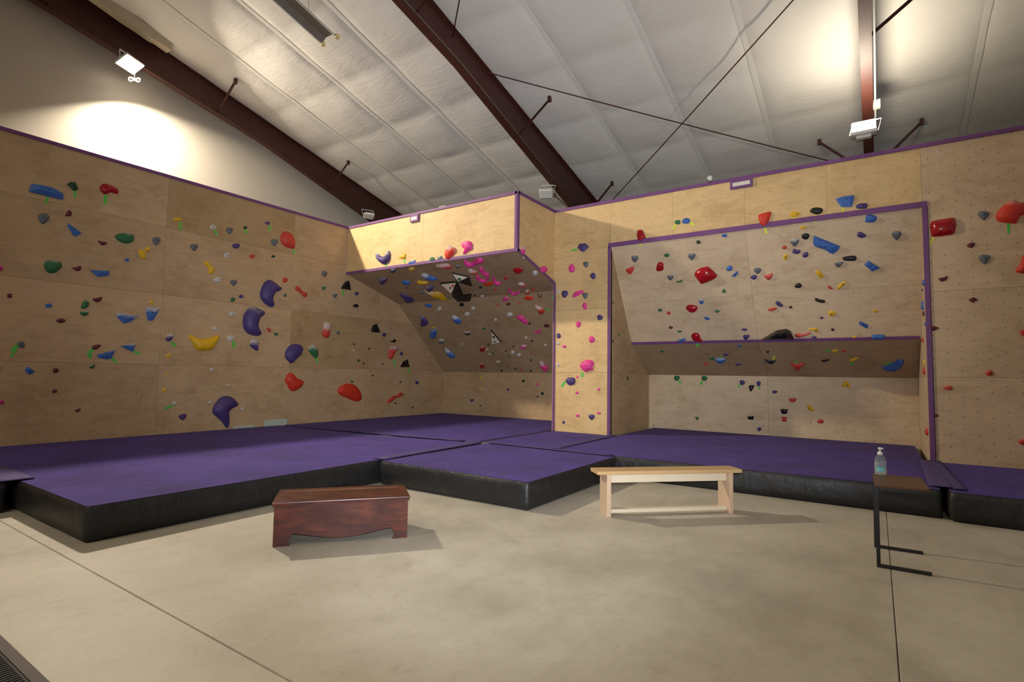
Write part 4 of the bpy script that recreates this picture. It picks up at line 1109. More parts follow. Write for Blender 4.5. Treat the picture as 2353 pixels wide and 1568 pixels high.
('U','rd',9151,1767,19,0,0,0,[34,-4,29,-23,9,-33,-14,-29,-34,-16,-38,5,-25,20,-9,32,15,33,31,15],[],'g','tiny red oval hold on the upper alcove slope'),
('U','pu',9318,1681,27,0,0,1,[-49,28,-23,47,13,24,65,15,51,-42,-5,-50,-52,-22],[],'g','small purple bean-shaped hold left of the long blue slab on the upper alcove slope'),
('U','pu',9451,1600,25,0,0,1,[42,29,43,-1,32,-31,6,-47,-21,-46,-45,-31,-47,1,-28,27,-6,46,24,52],[],'g','small purple egg-shaped hold on the upper alcove slope'),
('U','ye',9159,1598,23,0,0,1,[-48,4,-7,51,33,35,25,-26,-3,-65],[],'g','small yellow teardrop hold on the upper alcove slope'),
('U','bk',10060,1467,36,0,0,1,[-97,18,-62,40,62,45,100,3,81,-44,-8,-41,-76,-20],[],'g','long black pill climbing hold on the upper alcove slope'),
('U','gy',9918,1385,27,0,1,1,[-67,26,54,48,55,13,-1,-53,-41,-34],[],'g','small grey half-moon hold on the upper alcove slope'),
('U','bl',10347,1308,35,1,0,1,[-93,39,-39,99,121,-46,11,-91],[],'g','tilted blue wedge climbing hold on the upper alcove slope'),
('U','ye',9632,1234,30,0,0,1,[-63,62,-5,70,57,-9,43,-59,6,-63,-39,0],[],'g','small yellow long flat hold on the upper alcove slope'),
('U','bk',9309,1064,28,0,0,1,[54,-5,46,-32,15,-45,-21,-43,-53,-26,-58,5,-39,28,-15,47,23,48,47,23],[],'g','small black oval hold on the upper alcove slope'),
('U','ye',9936,1014,27,0,0,1,[-56,-13,-1,48,69,64,56,21,-16,-46,-53,-73],[],'g','small yellow bone-shaped hold on the upper alcove slope'),
('U','rd',9771,992,16,0,0,0,[-33,34,-9,32,40,-20,24,-35,-23,-12],[],'g','tiny red leaf-shaped hold on the upper alcove slope'),
('U','bk',9609,770,28,0,0,0,[-70,39,-45,47,15,17,75,-2,75,-48,11,-44,-60,-8],[],'g','small black long flat hold on the upper alcove slope'),
('U','pu',8990,740,27,0,0,1,[-58,40,-20,67,35,10,61,-23,43,-54,-9,-40,-52,0],[],'g','small purple bean-shaped hold above the big black wedge on the upper alcove slope'),
('U','rd',8875,652,25,0,0,0,[-74,7,-2,27,62,31,62,-1,13,-30,-62,-34],[],'g','small red long flat hold on the upper alcove slope'),
('U','dk',9162,671,15,0,0,0,[29,-2,21,-18,6,-24,-11,-26,-26,-17,-26,2,-19,16,-7,28,10,26,23,15],[],'g','tiny dark brown round knob above the big black wedge on the upper alcove slope'),
('U','gr',6858,754,22,0,0,0,[48,-3,30,-21,8,-33,-22,-36,-41,-19,-43,3,-34,24,-8,34,19,32,44,20],[],'g','small green oval hold on the upper alcove slope'),
('U','rd',7019,681,21,0,0,0,[41,-2,27,-22,7,-39,-20,-38,-37,-20,-42,2,-31,25,-7,35,19,36,42,23],[],'g','small red round knob on the upper alcove slope'),
('U','cr',7470,745,48,0,0,1,[-111,23,-24,90,120,35,57,-73,-42,-75],[],'g','glossy crimson gem climbing hold on the upper alcove slope'),
('U','gr',7934,663,19,0,0,0,[45,-3,33,-19,10,-28,-17,-28,-35,-14,-40,2,-36,21,-10,30,15,24,35,14],[],'g','tiny green oval hold right of the glossy crimson gem on the upper alcove slope'),
('U','bl',7711,541,23,1,3,1,[-55,85,80,-24,8,-55,-33,-6],[],'g','small blue wedge hold dusted with chalk below and right of the glossy crimson gem'),
('U','mr',7008,366,20,0,0,0,[45,-2,32,-20,9,-32,-20,-33,-37,-17,-39,2,-34,22,-9,34,18,29,37,17],[],'g','small maroon oval hold on the upper alcove slope'),
('U','gr',7169,281,21,0,2,0,[45,-2,31,-22,8,-36,-19,-34,-35,-19,-46,2,-35,25,-7,33,17,31,41,21],[],'g','small green oval hold dusted with chalk on the upper alcove slope'),
('U','cr',7483,129,54,0,0,1,[-106,42,-63,93,-5,107,55,78,66,-11,98,-69,71,-109,-19,-91,-97,-40],[(-7,-130,-11,-207,50)],'g','bulbous red knob climbing hold on the upper alcove slope'),
('U','bl',7181,60,29,1,1,1,[-100,-1,79,69,97,44,-13,-61,-64,-51],[],'g','small blue long flat hold on the upper alcove slope'),
('U','pu',8371,265,19,0,0,0,[-63,2,1,31,55,-2,7,-31],[],'g','tiny purple leaf-shaped hold on the upper alcove slope'),
('U','pu',8381,105,28,0,0,1,[-45,47,64,47,40,-17,-8,-55,-50,-22],[],'g','small purple half-moon hold on the upper alcove slope'),
('U','bk',8987,163,165,1,0,1,[-338,-100,-78,69,79,93,146,47,191,-109],[],'g','big black wedge climbing hold on the upper alcove slope'),
('U','sa',9308,129,36,0,0,1,[-122,-24,-89,33,3,16,125,48,120,12,35,-29,-72,-55],[],'g','small salmon long flat hold on the upper alcove slope'),
('U','ye',9491,216,26,0,0,1,[-94,19,-2,41,62,13,49,-59,-16,-13],[],'g','small yellow leaf-shaped hold on the upper alcove slope'),
('U','pu',9475,61,20,0,0,0,[-41,-6,-13,26,44,31,44,-27,-33,-25],[],'g','tiny purple wedge hold on the upper alcove slope'),
('U','ye',9775,517,29,0,0,1,[62,-3,49,-32,17,-47,-23,-49,-53,-27,-55,3,-48,31,-19,53,21,46,48,24],[],'g','small yellow oval hold on the upper alcove slope'),
('U','pu',9622,443,14,0,0,0,[29,-1,20,-15,7,-25,-10,-26,-23,-14,-28,1,-23,18,-7,24,9,23,25,16],[],'g','tiny purple round knob on the upper alcove slope'),
('U','dk',9773,211,14,0,0,0,[25,-1,18,-15,7,-28,-10,-29,-21,-15,-25,1,-21,18,-7,27,9,26,23,17],[],'g','tiny dark brown round knob right of the big black wedge on the upper alcove slope'),
('U','ye',10388,529,16,0,0,0,[-40,16,-10,27,23,20,34,8,4,-34,-11,-37],[],'g','tiny yellow triangular hold on the upper alcove slope'),
('U','bl',10220,286,25,1,0,1,[-47,72,69,-10,46,-78,-68,16],[],'g','small blue blocky hold on the upper alcove slope,leftmost of its kind'),
('U','ye',10082,54,19,0,0,0,[38,-1,26,-18,10,-32,-14,-35,-30,-19,-36,1,-30,21,-10,31,12,31,33,21],[],'g','tiny yellow round knob on the upper alcove slope'),
('U','bl',10418,40,37,0,0,1,[-82,51,80,49,82,-29,3,-41,-83,-29],[],'g','small blue blocky hold on the upper alcove slope,rightmost of its kind'),
('V','pu',7928,795,24,0,0,0,[51,-1,36,-23,10,-41,-25,-40,-42,-20,-49,1,-41,26,-9,39,22,36,47,23],[],'g','small purple oval hold on the lower alcove slope,leftmost of its kind'),
('V','gr',7627,672,29,0,1,0,[54,-31,32,-56,-1,-51,-31,-38,-53,-6,-49,28,-30,53,2,59,30,36,47,6],[],'g','small green oval hold on the lower alcove slope'),
('V','bl',7778,590,53,0,1,1,[-86,61,-37,88,101,74,113,6,41,-90,-48,-104,-84,-35],[(21,73,40,166,50)],'g','blue half-moon hold with green tape on the lower alcove slope'),
('V','rd',7473,449,23,0,0,0,[49,0,31,-25,4,-36,-23,-41,-44,-27,-44,0,-30,25,-5,41,21,38,41,25],[],'g','small red oval hold on the lower alcove slope'),
('V','pu',8099,436,25,0,0,0,[61,0,45,-23,11,-33,-25,-37,-58,-26,-59,0,-39,20,-12,37,26,38,51,22],[],'g','small purple oval hold on the lower alcove slope,rightmost of its kind'),
('V','bk',8685,555,39,0,0,0,[-89,71,-21,45,106,31,39,-87,-35,-60],[(59,23,101,177,50)],'y','black half-moon hold with yellow tape on the lower alcove slope'),
('V','rd',9139,362,55,0,0,1,[-106,103,143,112,72,13,7,-146,-51,-94,-65,12],[(-13,99,-5,184,50)],'g','glossy red fang climbing hold on the lower alcove slope'),
('V','bk',9623,586,24,0,0,0,[-69,1,15,26,56,38,48,-4,-50,-61],[],'g','small black long flat hold on the lower alcove slope'),
('V','ye',9779,872,25,0,0,0,[-55,28,48,61,21,-33,-14,-56],[(-72,15,-146,29,50)],'g','small yellow wedge hold with green tape on the lower alcove slope'),
('V','rd',9917,886,18,0,0,0,[34,-1,27,-19,10,-32,-12,-30,-30,-19,-39,1,-27,19,-9,28,13,32,33,20],[],'g','tiny red oval hold on the lower alcove slope'),
('V','ye',10050,609,27,0,0,0,[-77,-45,-24,27,65,62,53,14,-16,-58],[(-28,-72,-33,-208,36)],'g','small yellow bone-shaped hold with green tape on the lower alcove slope'),
('V','bl',10639,420,75,0,0,1,[-188,-60,-97,-10,48,168,114,179,136,98,92,-68,9,-162,-113,-144],[(-23,61,-128,44,50)],'g','big blue fin climbing hold on the lower alcove slope'),
('W','gr',6753,1407,34,0,0,1,[67,1,47,-34,19,-59,-20,-63,-50,-37,-66,-1,-54,39,-18,55,19,57,57,42],[(44,-56,86,-111,46)],'g','small green round knob with green tape on the alcove back wall'),
('W','gr',7338,1411,32,0,0,1,[61,-22,34,-45,0,-59,-39,-47,-59,-14,-62,22,-38,51,0,53,37,44,67,16],[(-49,-64,-76,-139,48)],'g','small green oval hold with green tape on the alcove back wall'),
('W','pu',8094,1336,29,0,0,1,[54,1,41,-31,16,-54,-17,-55,-39,-31,-50,-1,-47,36,-16,54,15,48,42,33],[(-47,-36,-78,-95,35)],'g','small purple round knob with green tape on the alcove back wall'),
('W','pu',8404,1321,25,0,0,0,[41,1,28,-31,11,-53,-13,-59,-32,-35,-39,-1,-32,35,-11,52,12,52,35,38],[(10,-65,16,-122,39)],'g','small purple oval hold with green tape on the alcove back wall'),
('W','bk',8267,1225,28,0,0,1,[-46,53,52,63,39,-3,-10,-69,-35,-44],[],'g','small black teardrop hold on the alcove back wall'),
('W','pu',8698,1164,21,0,0,0,[53,2,36,-17,14,-29,-17,-35,-41,-22,-47,-1,-40,19,-14,31,15,30,43,22],[],'g','small purple oval hold on the alcove back wall'),
('W','ye',9907,1347,30,0,0,1,[-74,-47,-21,43,20,51,75,-48],[],'g','small yellow triangular hold on the alcove back wall,rightmost of its kind'),
('W','rd',9011,1012,26,0,0,0,[-65,31,64,38,40,-33,-39,-36],[],'g','small red half-moon hold on the alcove back wall'),
('W','ye',9313,879,28,0,0,1,[-48,58,3,48,77,-59,-32,-47],[],'g','small yellow triangular hold on the alcove back wall,leftmost of its kind'),
('W','bk',8861,785,27,1,0,1,[-70,43,68,50,43,-44,-41,-49],[],'g','small black blocky hold on the alcove back wall,rightmost of its kind'),
('W','rd',8859,633,24,1,0,1,[-51,49,47,49,39,-47,-34,-51],[],'g','small red blocky hold on the alcove back wall'),
('W','bk',8247,626,23,1,0,0,[-65,23,64,43,47,-36,-46,-31],[],'g','small black blocky hold on the alcove back wall,leftmost of its kind'),
('W','rd',9477,629,26,0,0,0,[58,4,49,-25,15,-38,-16,-39,-49,-31,-58,-4,-43,22,-17,41,18,43,43,27],[],'g','small red oval hold on the alcove back wall'),
('W','gr',7182,554,18,0,0,0,[-45,23,39,28,6,-51],[],'g','tiny green triangular hold on the alcove back wall'),
('W','pu',8403,410,22,0,0,0,[-42,13,-24,31,11,35,38,30,45,4,29,-23,3,-48,-21,-33,-38,-10],[],'g','small purple teardrop hold on the alcove back wall'),
('SR','bl',-61,2853,27,0,0,0,[41,0,31,-28,11,-42,-13,-48,-35,-32,-37,0,-29,26,-12,48,12,47,31,28],[],'g','small blue oval hold on the right cheek of the alcove,topmost of its kind'),
('SR','bl',-356,2551,30,0,0,0,[40,0,39,-46,15,-73,-13,-65,-35,-42,-45,0,-35,41,-14,71,15,74,34,40],[],'g','small blue oval hold on the right cheek of the alcove,lowest of its kind'),
('SR','mr',-259,2419,27,0,0,0,[40,0,33,-24,12,-36,-13,-38,-33,-23,-36,0,-31,22,-14,41,12,37,29,20],[],'g','small maroon oval hold on the right cheek of the alcove'),
('SR','bl',-35,2246,20,0,0,0,[27,0,23,-18,10,-33,-9,-31,-24,-18,-31,0,-24,18,-9,29,10,33,26,20],[],'g','tiny blue round knob on the right cheek of the alcove'),
('SR','rd',-588,2049,27,0,0,0,[37,0,31,-24,12,-37,-11,-36,-33,-25,-41,0,-28,21,-11,35,13,41,32,24],[],'g','small red round knob on the right cheek of the alcove,topmost of its kind'),
('SR','ye',-538,1704,18,0,0,0,[27,0,21,-25,8,-41,-9,-46,-23,-27,-24,0,-21,26,-9,47,8,43,21,25],[],'g','tiny yellow oval hold on the right cheek of the alcove'),
('SR','rd',-484,1580,30,0,0,0,[44,0,32,-32,14,-59,-15,-65,-35,-35,-41,0,-37,37,-14,59,13,57,38,38],[],'g','small red oval hold on the right cheek of the alcove'),
('SR','rd',-271,686,39,0,0,1,[55,0,44,-32,18,-57,-17,-54,-39,-29,-55,0,-50,37,-17,53,16,50,45,34],[],'g','small red round knob on the right cheek of the alcove,lowest of its kind'),
('Q','cr',11217,3632,80,0,0,1,[-150,40,-127,92,-79,108,100,115,135,86,144,11,131,-82,93,-131,-107,-138,-140,-99],[(-115,-135,-152,-236,29)],'y','glossy red rounded block climbing hold on the right plywood wall'),
('Q','gy',11653,3734,32,0,0,1,[-56,35,-32,58,16,53,53,36,61,-7,39,-46,2,-78,-29,-47,-53,-3],[],'g','small grey teardrop hold left of the big orange-red wing on the right plywood wall'),
('Q','or',11944,3732,81,0,1,1,[-166,-52,-146,17,-76,110,-8,157,48,147,80,97,131,101,131,-53,88,-72,48,-162,1,-165,-131,-123],[(-40,-152,-39,-298,28)],'g','big orange-red wing climbing hold on the right plywood wall'),
('Q','mr',11513,3327,21,0,0,1,[-52,-3,-11,35,37,29,33,-20,-8,-41],[],'g','small maroon leaf-shaped hold below and right of the glossy red rounded block'),
('Q','gy',11644,3122,34,0,0,1,[-59,33,-33,58,16,55,55,40,63,-5,40,-46,2,-81,-30,-50,-55,-6],[],'g','small grey teardrop hold left of the orange-red wing at the frame edge'),
('Q','mr',11192,2879,21,0,0,1,[-54,15,-1,24,52,39,40,-14,-3,-37,-34,-28],[],'g','small maroon half-moon hold on the right plywood wall'),
('Q','mr',11503,2555,20,0,0,1,[-45,6,8,42,56,6,0,-36,-19,-18],[],'g','tiny maroon leaf-shaped hold on the right plywood wall'),
('Q','or',12036,3005,43,0,0,1,[-82,-95,-37,-4,-6,108,36,116,60,-1,28,-124],[],'g','orange-red wing at the frame edge climbing hold on the right plywood wall'),
('Q','mr',11057,2180,24,0,0,1,[-56,32,-5,37,68,10,39,-22,-7,-39,-40,-19],[],'g','small maroon leaf-shaped hold on the right plywood wall,lowest of its kind'),
('Q','rd',12004,2086,21,0,0,1,[-39,23,-4,41,39,20,27,-53,-21,-31],[],'g','small red oval hold on the right plywood wall'),
('Q','rd',11650,1544,21,0,0,1,[-44,10,8,47,40,18,32,-16,0,-37,-35,-23],[],'g','small red leaf-shaped hold on the right plywood wall,topmost of its kind'),
('Q','rd',11211,1337,19,0,0,0,[-62,-6,-15,23,29,27,42,-10,5,-35],[],'g','tiny red teardrop hold on the right plywood wall'),
('Q','mr',11060,943,14,0,0,0,[31,2,24,-14,8,-23,-10,-25,-23,-16,-27,-2,-25,15,-9,25,9,22,22,15],[],'g','tiny maroon oval hold on the right plywood wall'),
('Q','rd',11955,646,22,0,0,1,[-47,2,-17,30,41,39,39,-30,-15,-41],[],'g','small red leaf-shaped hold on the right plywood wall,lowest of its kind'),
]
CHIPS = [
('L','ye',-5216,1360,12,0,0,0,[25,0,21,-11,8,-17,-7,-19,-22,-13,-24,0,-19,10,-9,19,7,20,19,11],[(-37,-24,-73,-164,41)],'g',''),
('L','wh',-4922,3327,12,0,0,0,[19,3,15,-9,7,-19,-5,-20,-14,-14,-21,-4,-17,10,-6,16,5,20,16,16],[],'g',''),
('L','wh',-4121,1141,14,0,0,0,[28,0,22,-15,10,-25,-8,-25,-20,-13,-26,0,-26,17,-10,25,7,22,21,15],[],'g',''),
('L','dk',-1131,2098,14,0,0,0,[29,2,23,-12,10,-22,-8,-23,-20,-13,-27,-2,-26,13,-10,21,7,20,23,15],[],'g',''),
('L','dk',-657,2014,16,0,0,0,[33,2,28,-14,11,-23,-10,-26,-29,-18,-32,-2,-25,12,-12,25,10,27,25,16],[],'g',''),
('L','dk',-194,1648,13,0,0,0,[30,1,25,-13,9,-18,-7,-19,-24,-14,-29,-1,-23,12,-10,21,8,20,21,12],[],'g',''),
('L','dk',-522,1352,14,0,0,0,[33,0,24,-13,9,-20,-9,-24,-26,-15,-29,0,-25,14,-10,22,8,21,25,15],[],'g',''),
('L','dk',427,1187,15,0,0,0,[34,0,26,-14,12,-25,-11,-26,-25,-13,-31,0,-30,16,-12,25,9,23,27,15],[],'g',''),
('L','dk',275,641,15,0,0,0,[31,-1,26,-14,12,-25,-10,-23,-26,-13,-35,1,-27,15,-10,22,10,24,29,15],[],'g',''),
('L','dk',904,503,16,0,0,0,[35,-1,33,-18,12,-25,-9,-21,-29,-14,-39,2,-29,16,-12,24,10,24,27,13],[],'g',''),
('L','wh',-1129,1953,17,0,0,0,[38,2,28,-15,12,-25,-10,-27,-26,-17,-35,-2,-32,17,-12,25,8,24,28,18],[(-16,-31,-67,-154,50)],'g',''),
('L','dg',-977,1713,18,0,0,0,[40,1,34,-18,13,-28,-11,-30,-31,-19,-35,-1,-32,17,-15,32,10,29,27,17],[],'g',''),
('L','dg',-817,1638,15,0,0,0,[34,1,30,-14,11,-21,-8,-20,-27,-15,-34,-1,-26,13,-11,23,9,22,23,13],[],'g',''),
('L','gr',-1152,1204,19,0,0,0,[39,0,35,-17,16,-31,-12,-28,-35,-18,-45,0,-34,17,-14,27,14,32,36,18],[],'g',''),
('R','pu',1084,822,20,0,0,0,[39,-7,15,-25,-16,-31,-37,-25,-52,-13,-44,8,-14,23,15,29,42,29,50,13],[],'g',''),
('R','rd',3357,317,24,0,0,0,[42,-7,15,-33,-16,-42,-41,-40,-49,-20,-37,7,-15,33,18,48,38,37,45,18],[],'g',''),
('R','bk',3065,488,24,0,0,0,[39,-7,15,-34,-18,-45,-37,-34,-50,-19,-45,8,-14,31,16,40,43,39,51,19],[],'g',''),
('R','rd',4262,181,27,0,0,0,[39,-7,17,-40,-18,-56,-41,-47,-53,-25,-42,8,-15,35,18,56,47,53,49,24],[],'g',''),
('R','wh',2785,43,27,0,0,0,[52,-9,18,-31,-16,-43,-51,-46,-62,-22,-45,8,-19,34,17,47,45,40,62,22],[],'g',''),
('R','dk',2623,111,18,0,0,0,[24,-4,2,-29,-23,-43,-34,-35,-36,-20,-27,5,-1,29,20,37,36,38,39,22],[],'g',''),
('O','ye',666,1676,20,0,0,0,[54,-3,32,-17,0,-26,-33,-25,-47,-12,-49,2,-36,19,0,26,29,22,51,13],[],'g',''),
('O','gr',2305,1574,22,0,0,0,[52,-2,30,-25,-3,-31,-31,-31,-55,-21,-50,2,-27,22,3,35,32,33,47,18],[],'g',''),
('O','rd',3086,2281,16,0,0,0,[36,-3,19,-17,-2,-24,-25,-26,-39,-15,-32,3,-19,17,2,27,23,24,35,13],[],'g',''),
('O','rd',3668,2271,14,0,0,0,[32,-3,23,-16,1,-22,-17,-17,-32,-10,-36,3,-21,15,-1,21,20,20,31,10],[],'g',''),
('O','dk',3679,1665,18,0,0,0,[31,-2,16,-22,-5,-36,-25,-34,-35,-20,-35,2,-16,23,5,31,26,35,39,22],[],'g',''),
('O','dk',3508,1112,18,0,0,0,[28,-1,15,-21,-6,-38,-25,-35,-31,-18,-31,1,-16,23,5,34,25,35,35,21],[],'g',''),
('O','wh',3817,967,24,0,0,0,[52,-1,27,-23,-1,-37,-32,-40,-48,-23,-48,1,-30,26,1,37,28,35,53,25],[],'g',''),
('O','dk',2887,942,15,0,0,0,[24,-1,14,-19,-6,-32,-21,-28,-29,-17,-27,1,-13,18,6,29,24,31,29,17],[],'g',''),
('O','dk',2587,792,16,0,0,0,[29,0,14,-19,-5,-27,-23,-30,-35,-20,-27,0,-12,17,6,31,24,31,31,18],[],'g',''),
('O','dg',2152,1030,18,0,0,0,[31,-1,15,-21,-8,-36,-26,-31,-32,-18,-33,1,-16,23,7,31,25,31,37,20],[],'g',''),
('O','be',2009,678,24,0,0,0,[46,-24,25,-40,-10,-36,-40,-21,-57,3,-45,24,-22,35,11,40,42,23,49,-2],[],'g',''),
('O','gr',2135,718,20,0,0,0,[39,0,16,-23,-7,-34,-31,-38,-43,-24,-34,0,-17,24,8,38,28,34,40,23],[],'g',''),
('O','gy',2582,634,19,0,0,0,[38,0,25,-21,-3,-30,-23,-27,-41,-19,-41,0,-22,19,3,30,27,31,37,17],[],'g',''),
('O','gr',3189,471,21,0,0,0,[44,0,27,-21,-1,-33,-30,-35,-47,-22,-40,0,-25,20,1,37,29,34,41,19],[],'g',''),
('O','dk',2102,74,19,0,0,0,[34,0,17,-18,-5,-35,-30,-36,-37,-19,-35,0,-20,20,5,32,28,33,42,22],[],'g',''),
('O','dg',2580,151,20,0,0,0,[45,0,30,-17,2,-31,-28,-28,-41,-16,-48,0,-33,19,-1,28,27,27,47,18],[],'g',''),
('O','rd',2720,90,20,0,0,0,[42,1,23,-17,-1,-33,-30,-34,-43,-19,-43,0,-27,20,1,30,29,33,49,22],[],'g',''),
('O','dk',3016,81,17,0,0,0,[30,0,16,-19,-4,-30,-25,-33,-35,-21,-28,0,-15,18,5,34,24,33,31,19],[],'g',''),
('O','dk',2372,232,13,0,0,0,[22,0,11,-16,-5,-26,-17,-22,-24,-15,-25,0,-11,16,5,23,19,25,26,16],[],'g',''),
('K','ye',1373,1335,24,0,0,0,[61,1,55,-21,19,-32,-16,-29,-50,-22,-65,-1,-48,19,-19,32,18,33,45,20],[],'g',''),
('K','ye',1390,1015,18,0,0,0,[45,1,36,-15,13,-23,-12,-26,-38,-19,-43,-1,-32,14,-14,26,13,27,34,17],[],'g',''),
('K','pk',3191,1190,19,0,0,0,[30,1,25,-21,12,-41,-10,-41,-25,-23,-33,-1,-27,23,-10,36,10,41,29,27],[],'g',''),
('K','pu',2277,1031,20,0,0,0,[37,1,32,-21,13,-36,-11,-34,-33,-24,-43,-1,-30,19,-12,32,13,39,34,24],[],'g',''),
('K','dk',3195,874,15,0,0,0,[30,1,24,-14,10,-25,-8,-23,-22,-15,-32,-1,-26,15,-9,22,8,23,25,17],[],'g',''),
('K','rd',3491,714,12,0,0,0,[24,1,18,-10,7,-18,-8,-21,-19,-13,-21,-1,-19,11,-8,20,7,19,19,13],[],'g',''),
('K','dk',1371,564,13,0,0,0,[26,1,22,-12,9,-21,-8,-20,-22,-14,-30,-1,-21,11,-8,18,9,23,24,15],[],'g',''),
('P','pk',5410,1400,13,0,0,0,[27,0,23,-14,8,-21,-8,-22,-21,-14,-24,0,-21,14,-9,24,8,22,19,12],[],'g',''),
('P','pk',5877,1167,15,0,0,0,[31,1,26,-15,10,-23,-9,-24,-28,-18,-33,-1,-23,13,-10,24,11,27,26,16],[],'g',''),
('P','pu',5107,480,16,0,0,0,[31,2,25,-16,9,-26,-9,-30,-27,-21,-29,-2,-22,15,-10,29,10,31,24,19],[],'g',''),
('SL','dk',113,2872,14,0,0,0,[19,0,17,-11,7,-21,-7,-19,-17,-11,-22,0,-17,11,-6,18,7,20,18,12],[],'g',''),
('SL','gr',417,2254,18,0,0,0,[25,0,22,-18,8,-28,-8,-28,-23,-19,-28,0,-19,16,-8,28,9,32,22,18],[],'g',''),
('SL','dk',111,2112,16,0,0,0,[21,0,19,-13,8,-24,-7,-22,-17,-12,-24,0,-20,14,-7,21,8,23,20,14],[],'g',''),
('SL','dg',859,1391,23,0,0,0,[32,0,27,-21,9,-31,-9,-30,-28,-22,-33,0,-23,18,-9,32,10,34,25,20],[],'g',''),
('V','gr',6688,942,21,0,2,0,[38,-1,25,-25,1,-38,-24,-40,-42,-26,-38,1,-22,22,-1,41,25,42,37,23],[],'g',''),
('V','bl',8230,1094,19,0,0,0,[30,-1,17,-23,2,-41,-18,-46,-28,-25,-27,1,-20,27,-2,42,16,40,30,26],[],'g',''),
('V','dk',8695,881,17,0,0,0,[25,0,21,-23,4,-39,-13,-34,-25,-21,-29,1,-19,22,-4,36,15,39,26,21],[],'g',''),
('SR','pu',-373,2790,15,0,0,0,[20,0,17,-13,7,-23,-6,-20,-15,-12,-23,0,-18,14,-6,20,6,21,17,14],[],'g',''),
]

for hi, (sec, col, u, v, dep, flat, ch, bolt, pp, tapes, tc, label) in enumerate(HOLDS):
    P = [(pp[i] / 1000, pp[i + 1] / 1000) for i in range(0, len(pp), 2)]
    V, F, top = hold_geometry(P, dep / 1000, flat, hi * 1.37)
    mtx = SECT[sec] @ Matrix.Translation((u / 1000, v / 1000, 0))
    o = mesh('climbing_hold', V, F, hold_mat(col, ch, flat), None, not flat, mtx)
    tag(o, label, 'climbing hold', GROUP[sec])
    if bolt:
        b = bpy.data.objects.new('bolt', bolt_me)
        b.matrix_local = Matrix.Translation(top)
        link(b, o)
    for (x0, y0, x1, y1, w) in tapes:
        Vt, Ft = bar_verts((x0 / 1000, y0 / 1000, 0.0002), (x1 / 1000, y1 / 1000, 0.0002), (0, 0, 1), w / 1000, 0.0025)
        mesh('tape_strip', Vt, Ft, TAPE[tc], o)
# the many tiny screw-on footholds, too small to tell apart
VV, FF, MI = [], [], []
mats = []
for hi, (sec, col, u, v, dep, flat, ch, bolt, pp, tapes, tc, label) in enumerate(CHIPS):
    P = ccw([(pp[i] / 1000, pp[i + 1] / 1000) for i in range(0, len(pp), 2)])
    mtx = SECT[sec] @ Matrix.Translation((u / 1000, v / 1000, 0))
    n = len(P); b = len(VV); d = dep / 1000
    for s, z in ((1, -0.002), (0.95, d * 0.5), (0.6, d)):
        VV += [mtx @ Vector((p[0] * s, p[1] * s, z)) for p in P]
    if col not in mats:
        mats.append(col)
    for k in range(2):
        for i in range(n):
            FF.append((b + k * n + i, b + k * n + (i + 1) % n, b + (k + 1) * n + (i + 1) % n, b + (k + 1) * n + i)); MI.append(mats.index(col))
    FF.append(tuple(b + 2 * n + i for i in range(n))); MI.append(mats.index(col))
chips = mesh('foothold_chips', VV, FF, None, None, True)
for c_ in mats:
    chips.data.materials.append(hold_mat(c_, 0, 0))
chips.data.polygons.foreach_set('material_index', MI)
chips['kind'] = 'stuff'
tag(chips, 'scatter of tiny screw-on footholds across the plywood walls', 'footholds')

# triangular plywood volumes on the cave roof and slope
VOLF = plywood('volume_face', 'cdbfa8', dots=False, scuff=0.1)
VOLB = simple('black_volume_paint', '15130f', 0.5)
def volume(sec, a, b, apex, dep, back, label, dark=False):
    """a leaning tetrahedron: edge a-b on the wall, apex standing off it, black flanks behind the pale face"""
    M = SECT[sec]
    cx, cy = (a[0] + b[0]) / 2, (a[1] + b[1]) / 2
    t = thing('triangular_volume', label, 'wall volume', M @ Matrix.Translation((cx, cy, 0)), 'triangular volumes in the cave')
    A, B = Vector((a[0] - cx, a[1] - cy, 0)), Vector((b[0] - cx, b[1] - cy, 0))
    P = Vector((apex[0] - cx, apex[1] - cy, dep))
    K = Vector((back[0] - cx, back[1] - cy, 0))
    lift = Vector((0, 0, 0.03))
    V = [A, B, K, A + lift, B + lift, P, K + lift]
    F = [(0, 1, 2), (0, 3, 4, 1), (1, 4, 6, 2), (2, 6, 3, 0), (3, 5, 4), (4, 5, 6), (6, 5, 3)]
    bm = bmesh.new()
    vs = [bm.verts.new(v) for v in V]
    for f in F:
        bm.faces.new([vs[k] for k in f])
    bm_obj('volume_body', bm, VOLB, t)
    c = (A + lift + B + lift + P) / 3
    tri = [c + (q - c) * 0.90 for q in (A + lift, B + lift, P)]
    n = (tri[1] - tri[0]).cross(tri[2] - tri[0]).normalized()
    out = c - (A + B + K + P) / 4
    if n.dot(out) < 0:
        n = -n
    V = [q + n * 0.001 for q in tri] + [q + n * 0.008 for q in tri]
    bm = bmesh.new()
    vs = [bm.verts.new(v) for v in V]
    for f in [(0, 1, 2), (3, 4, 5), (0, 1, 4, 3), (1, 2, 5, 4), (2, 0, 3, 5)]:
        bm.faces.new([vs[k] for k in f])
    bm_obj('volume_face', bm, VOLB if dark else VOLF, t)
    return t
volume('R', (2.86, 1.269), (3.148, 1.039), (2.939, 1.103), 0.16, (2.904, 0.604), 'upper pale triangular volume with black edges on the cave roof', False)
volume('R', (2.192, 0.882), (2.691, 0.879), (2.423, 0.677), 0.22, (2.392, 0.281), 'lower pale triangular volume with black edges on the cave roof', False)
volume('R', (2.031, 0.23), (2.598, 0.209), (2.186, 0.173), 0.16, (2.314, -0.13), 'flat black triangular volume at the back of the cave roof', True)
volume('O', (2.493, 1.532), (2.61, 1.103), (2.334, 1.097), 0.09, (2.391, 1.217), 'small pale triangular volume on the sloping cave wall', False)


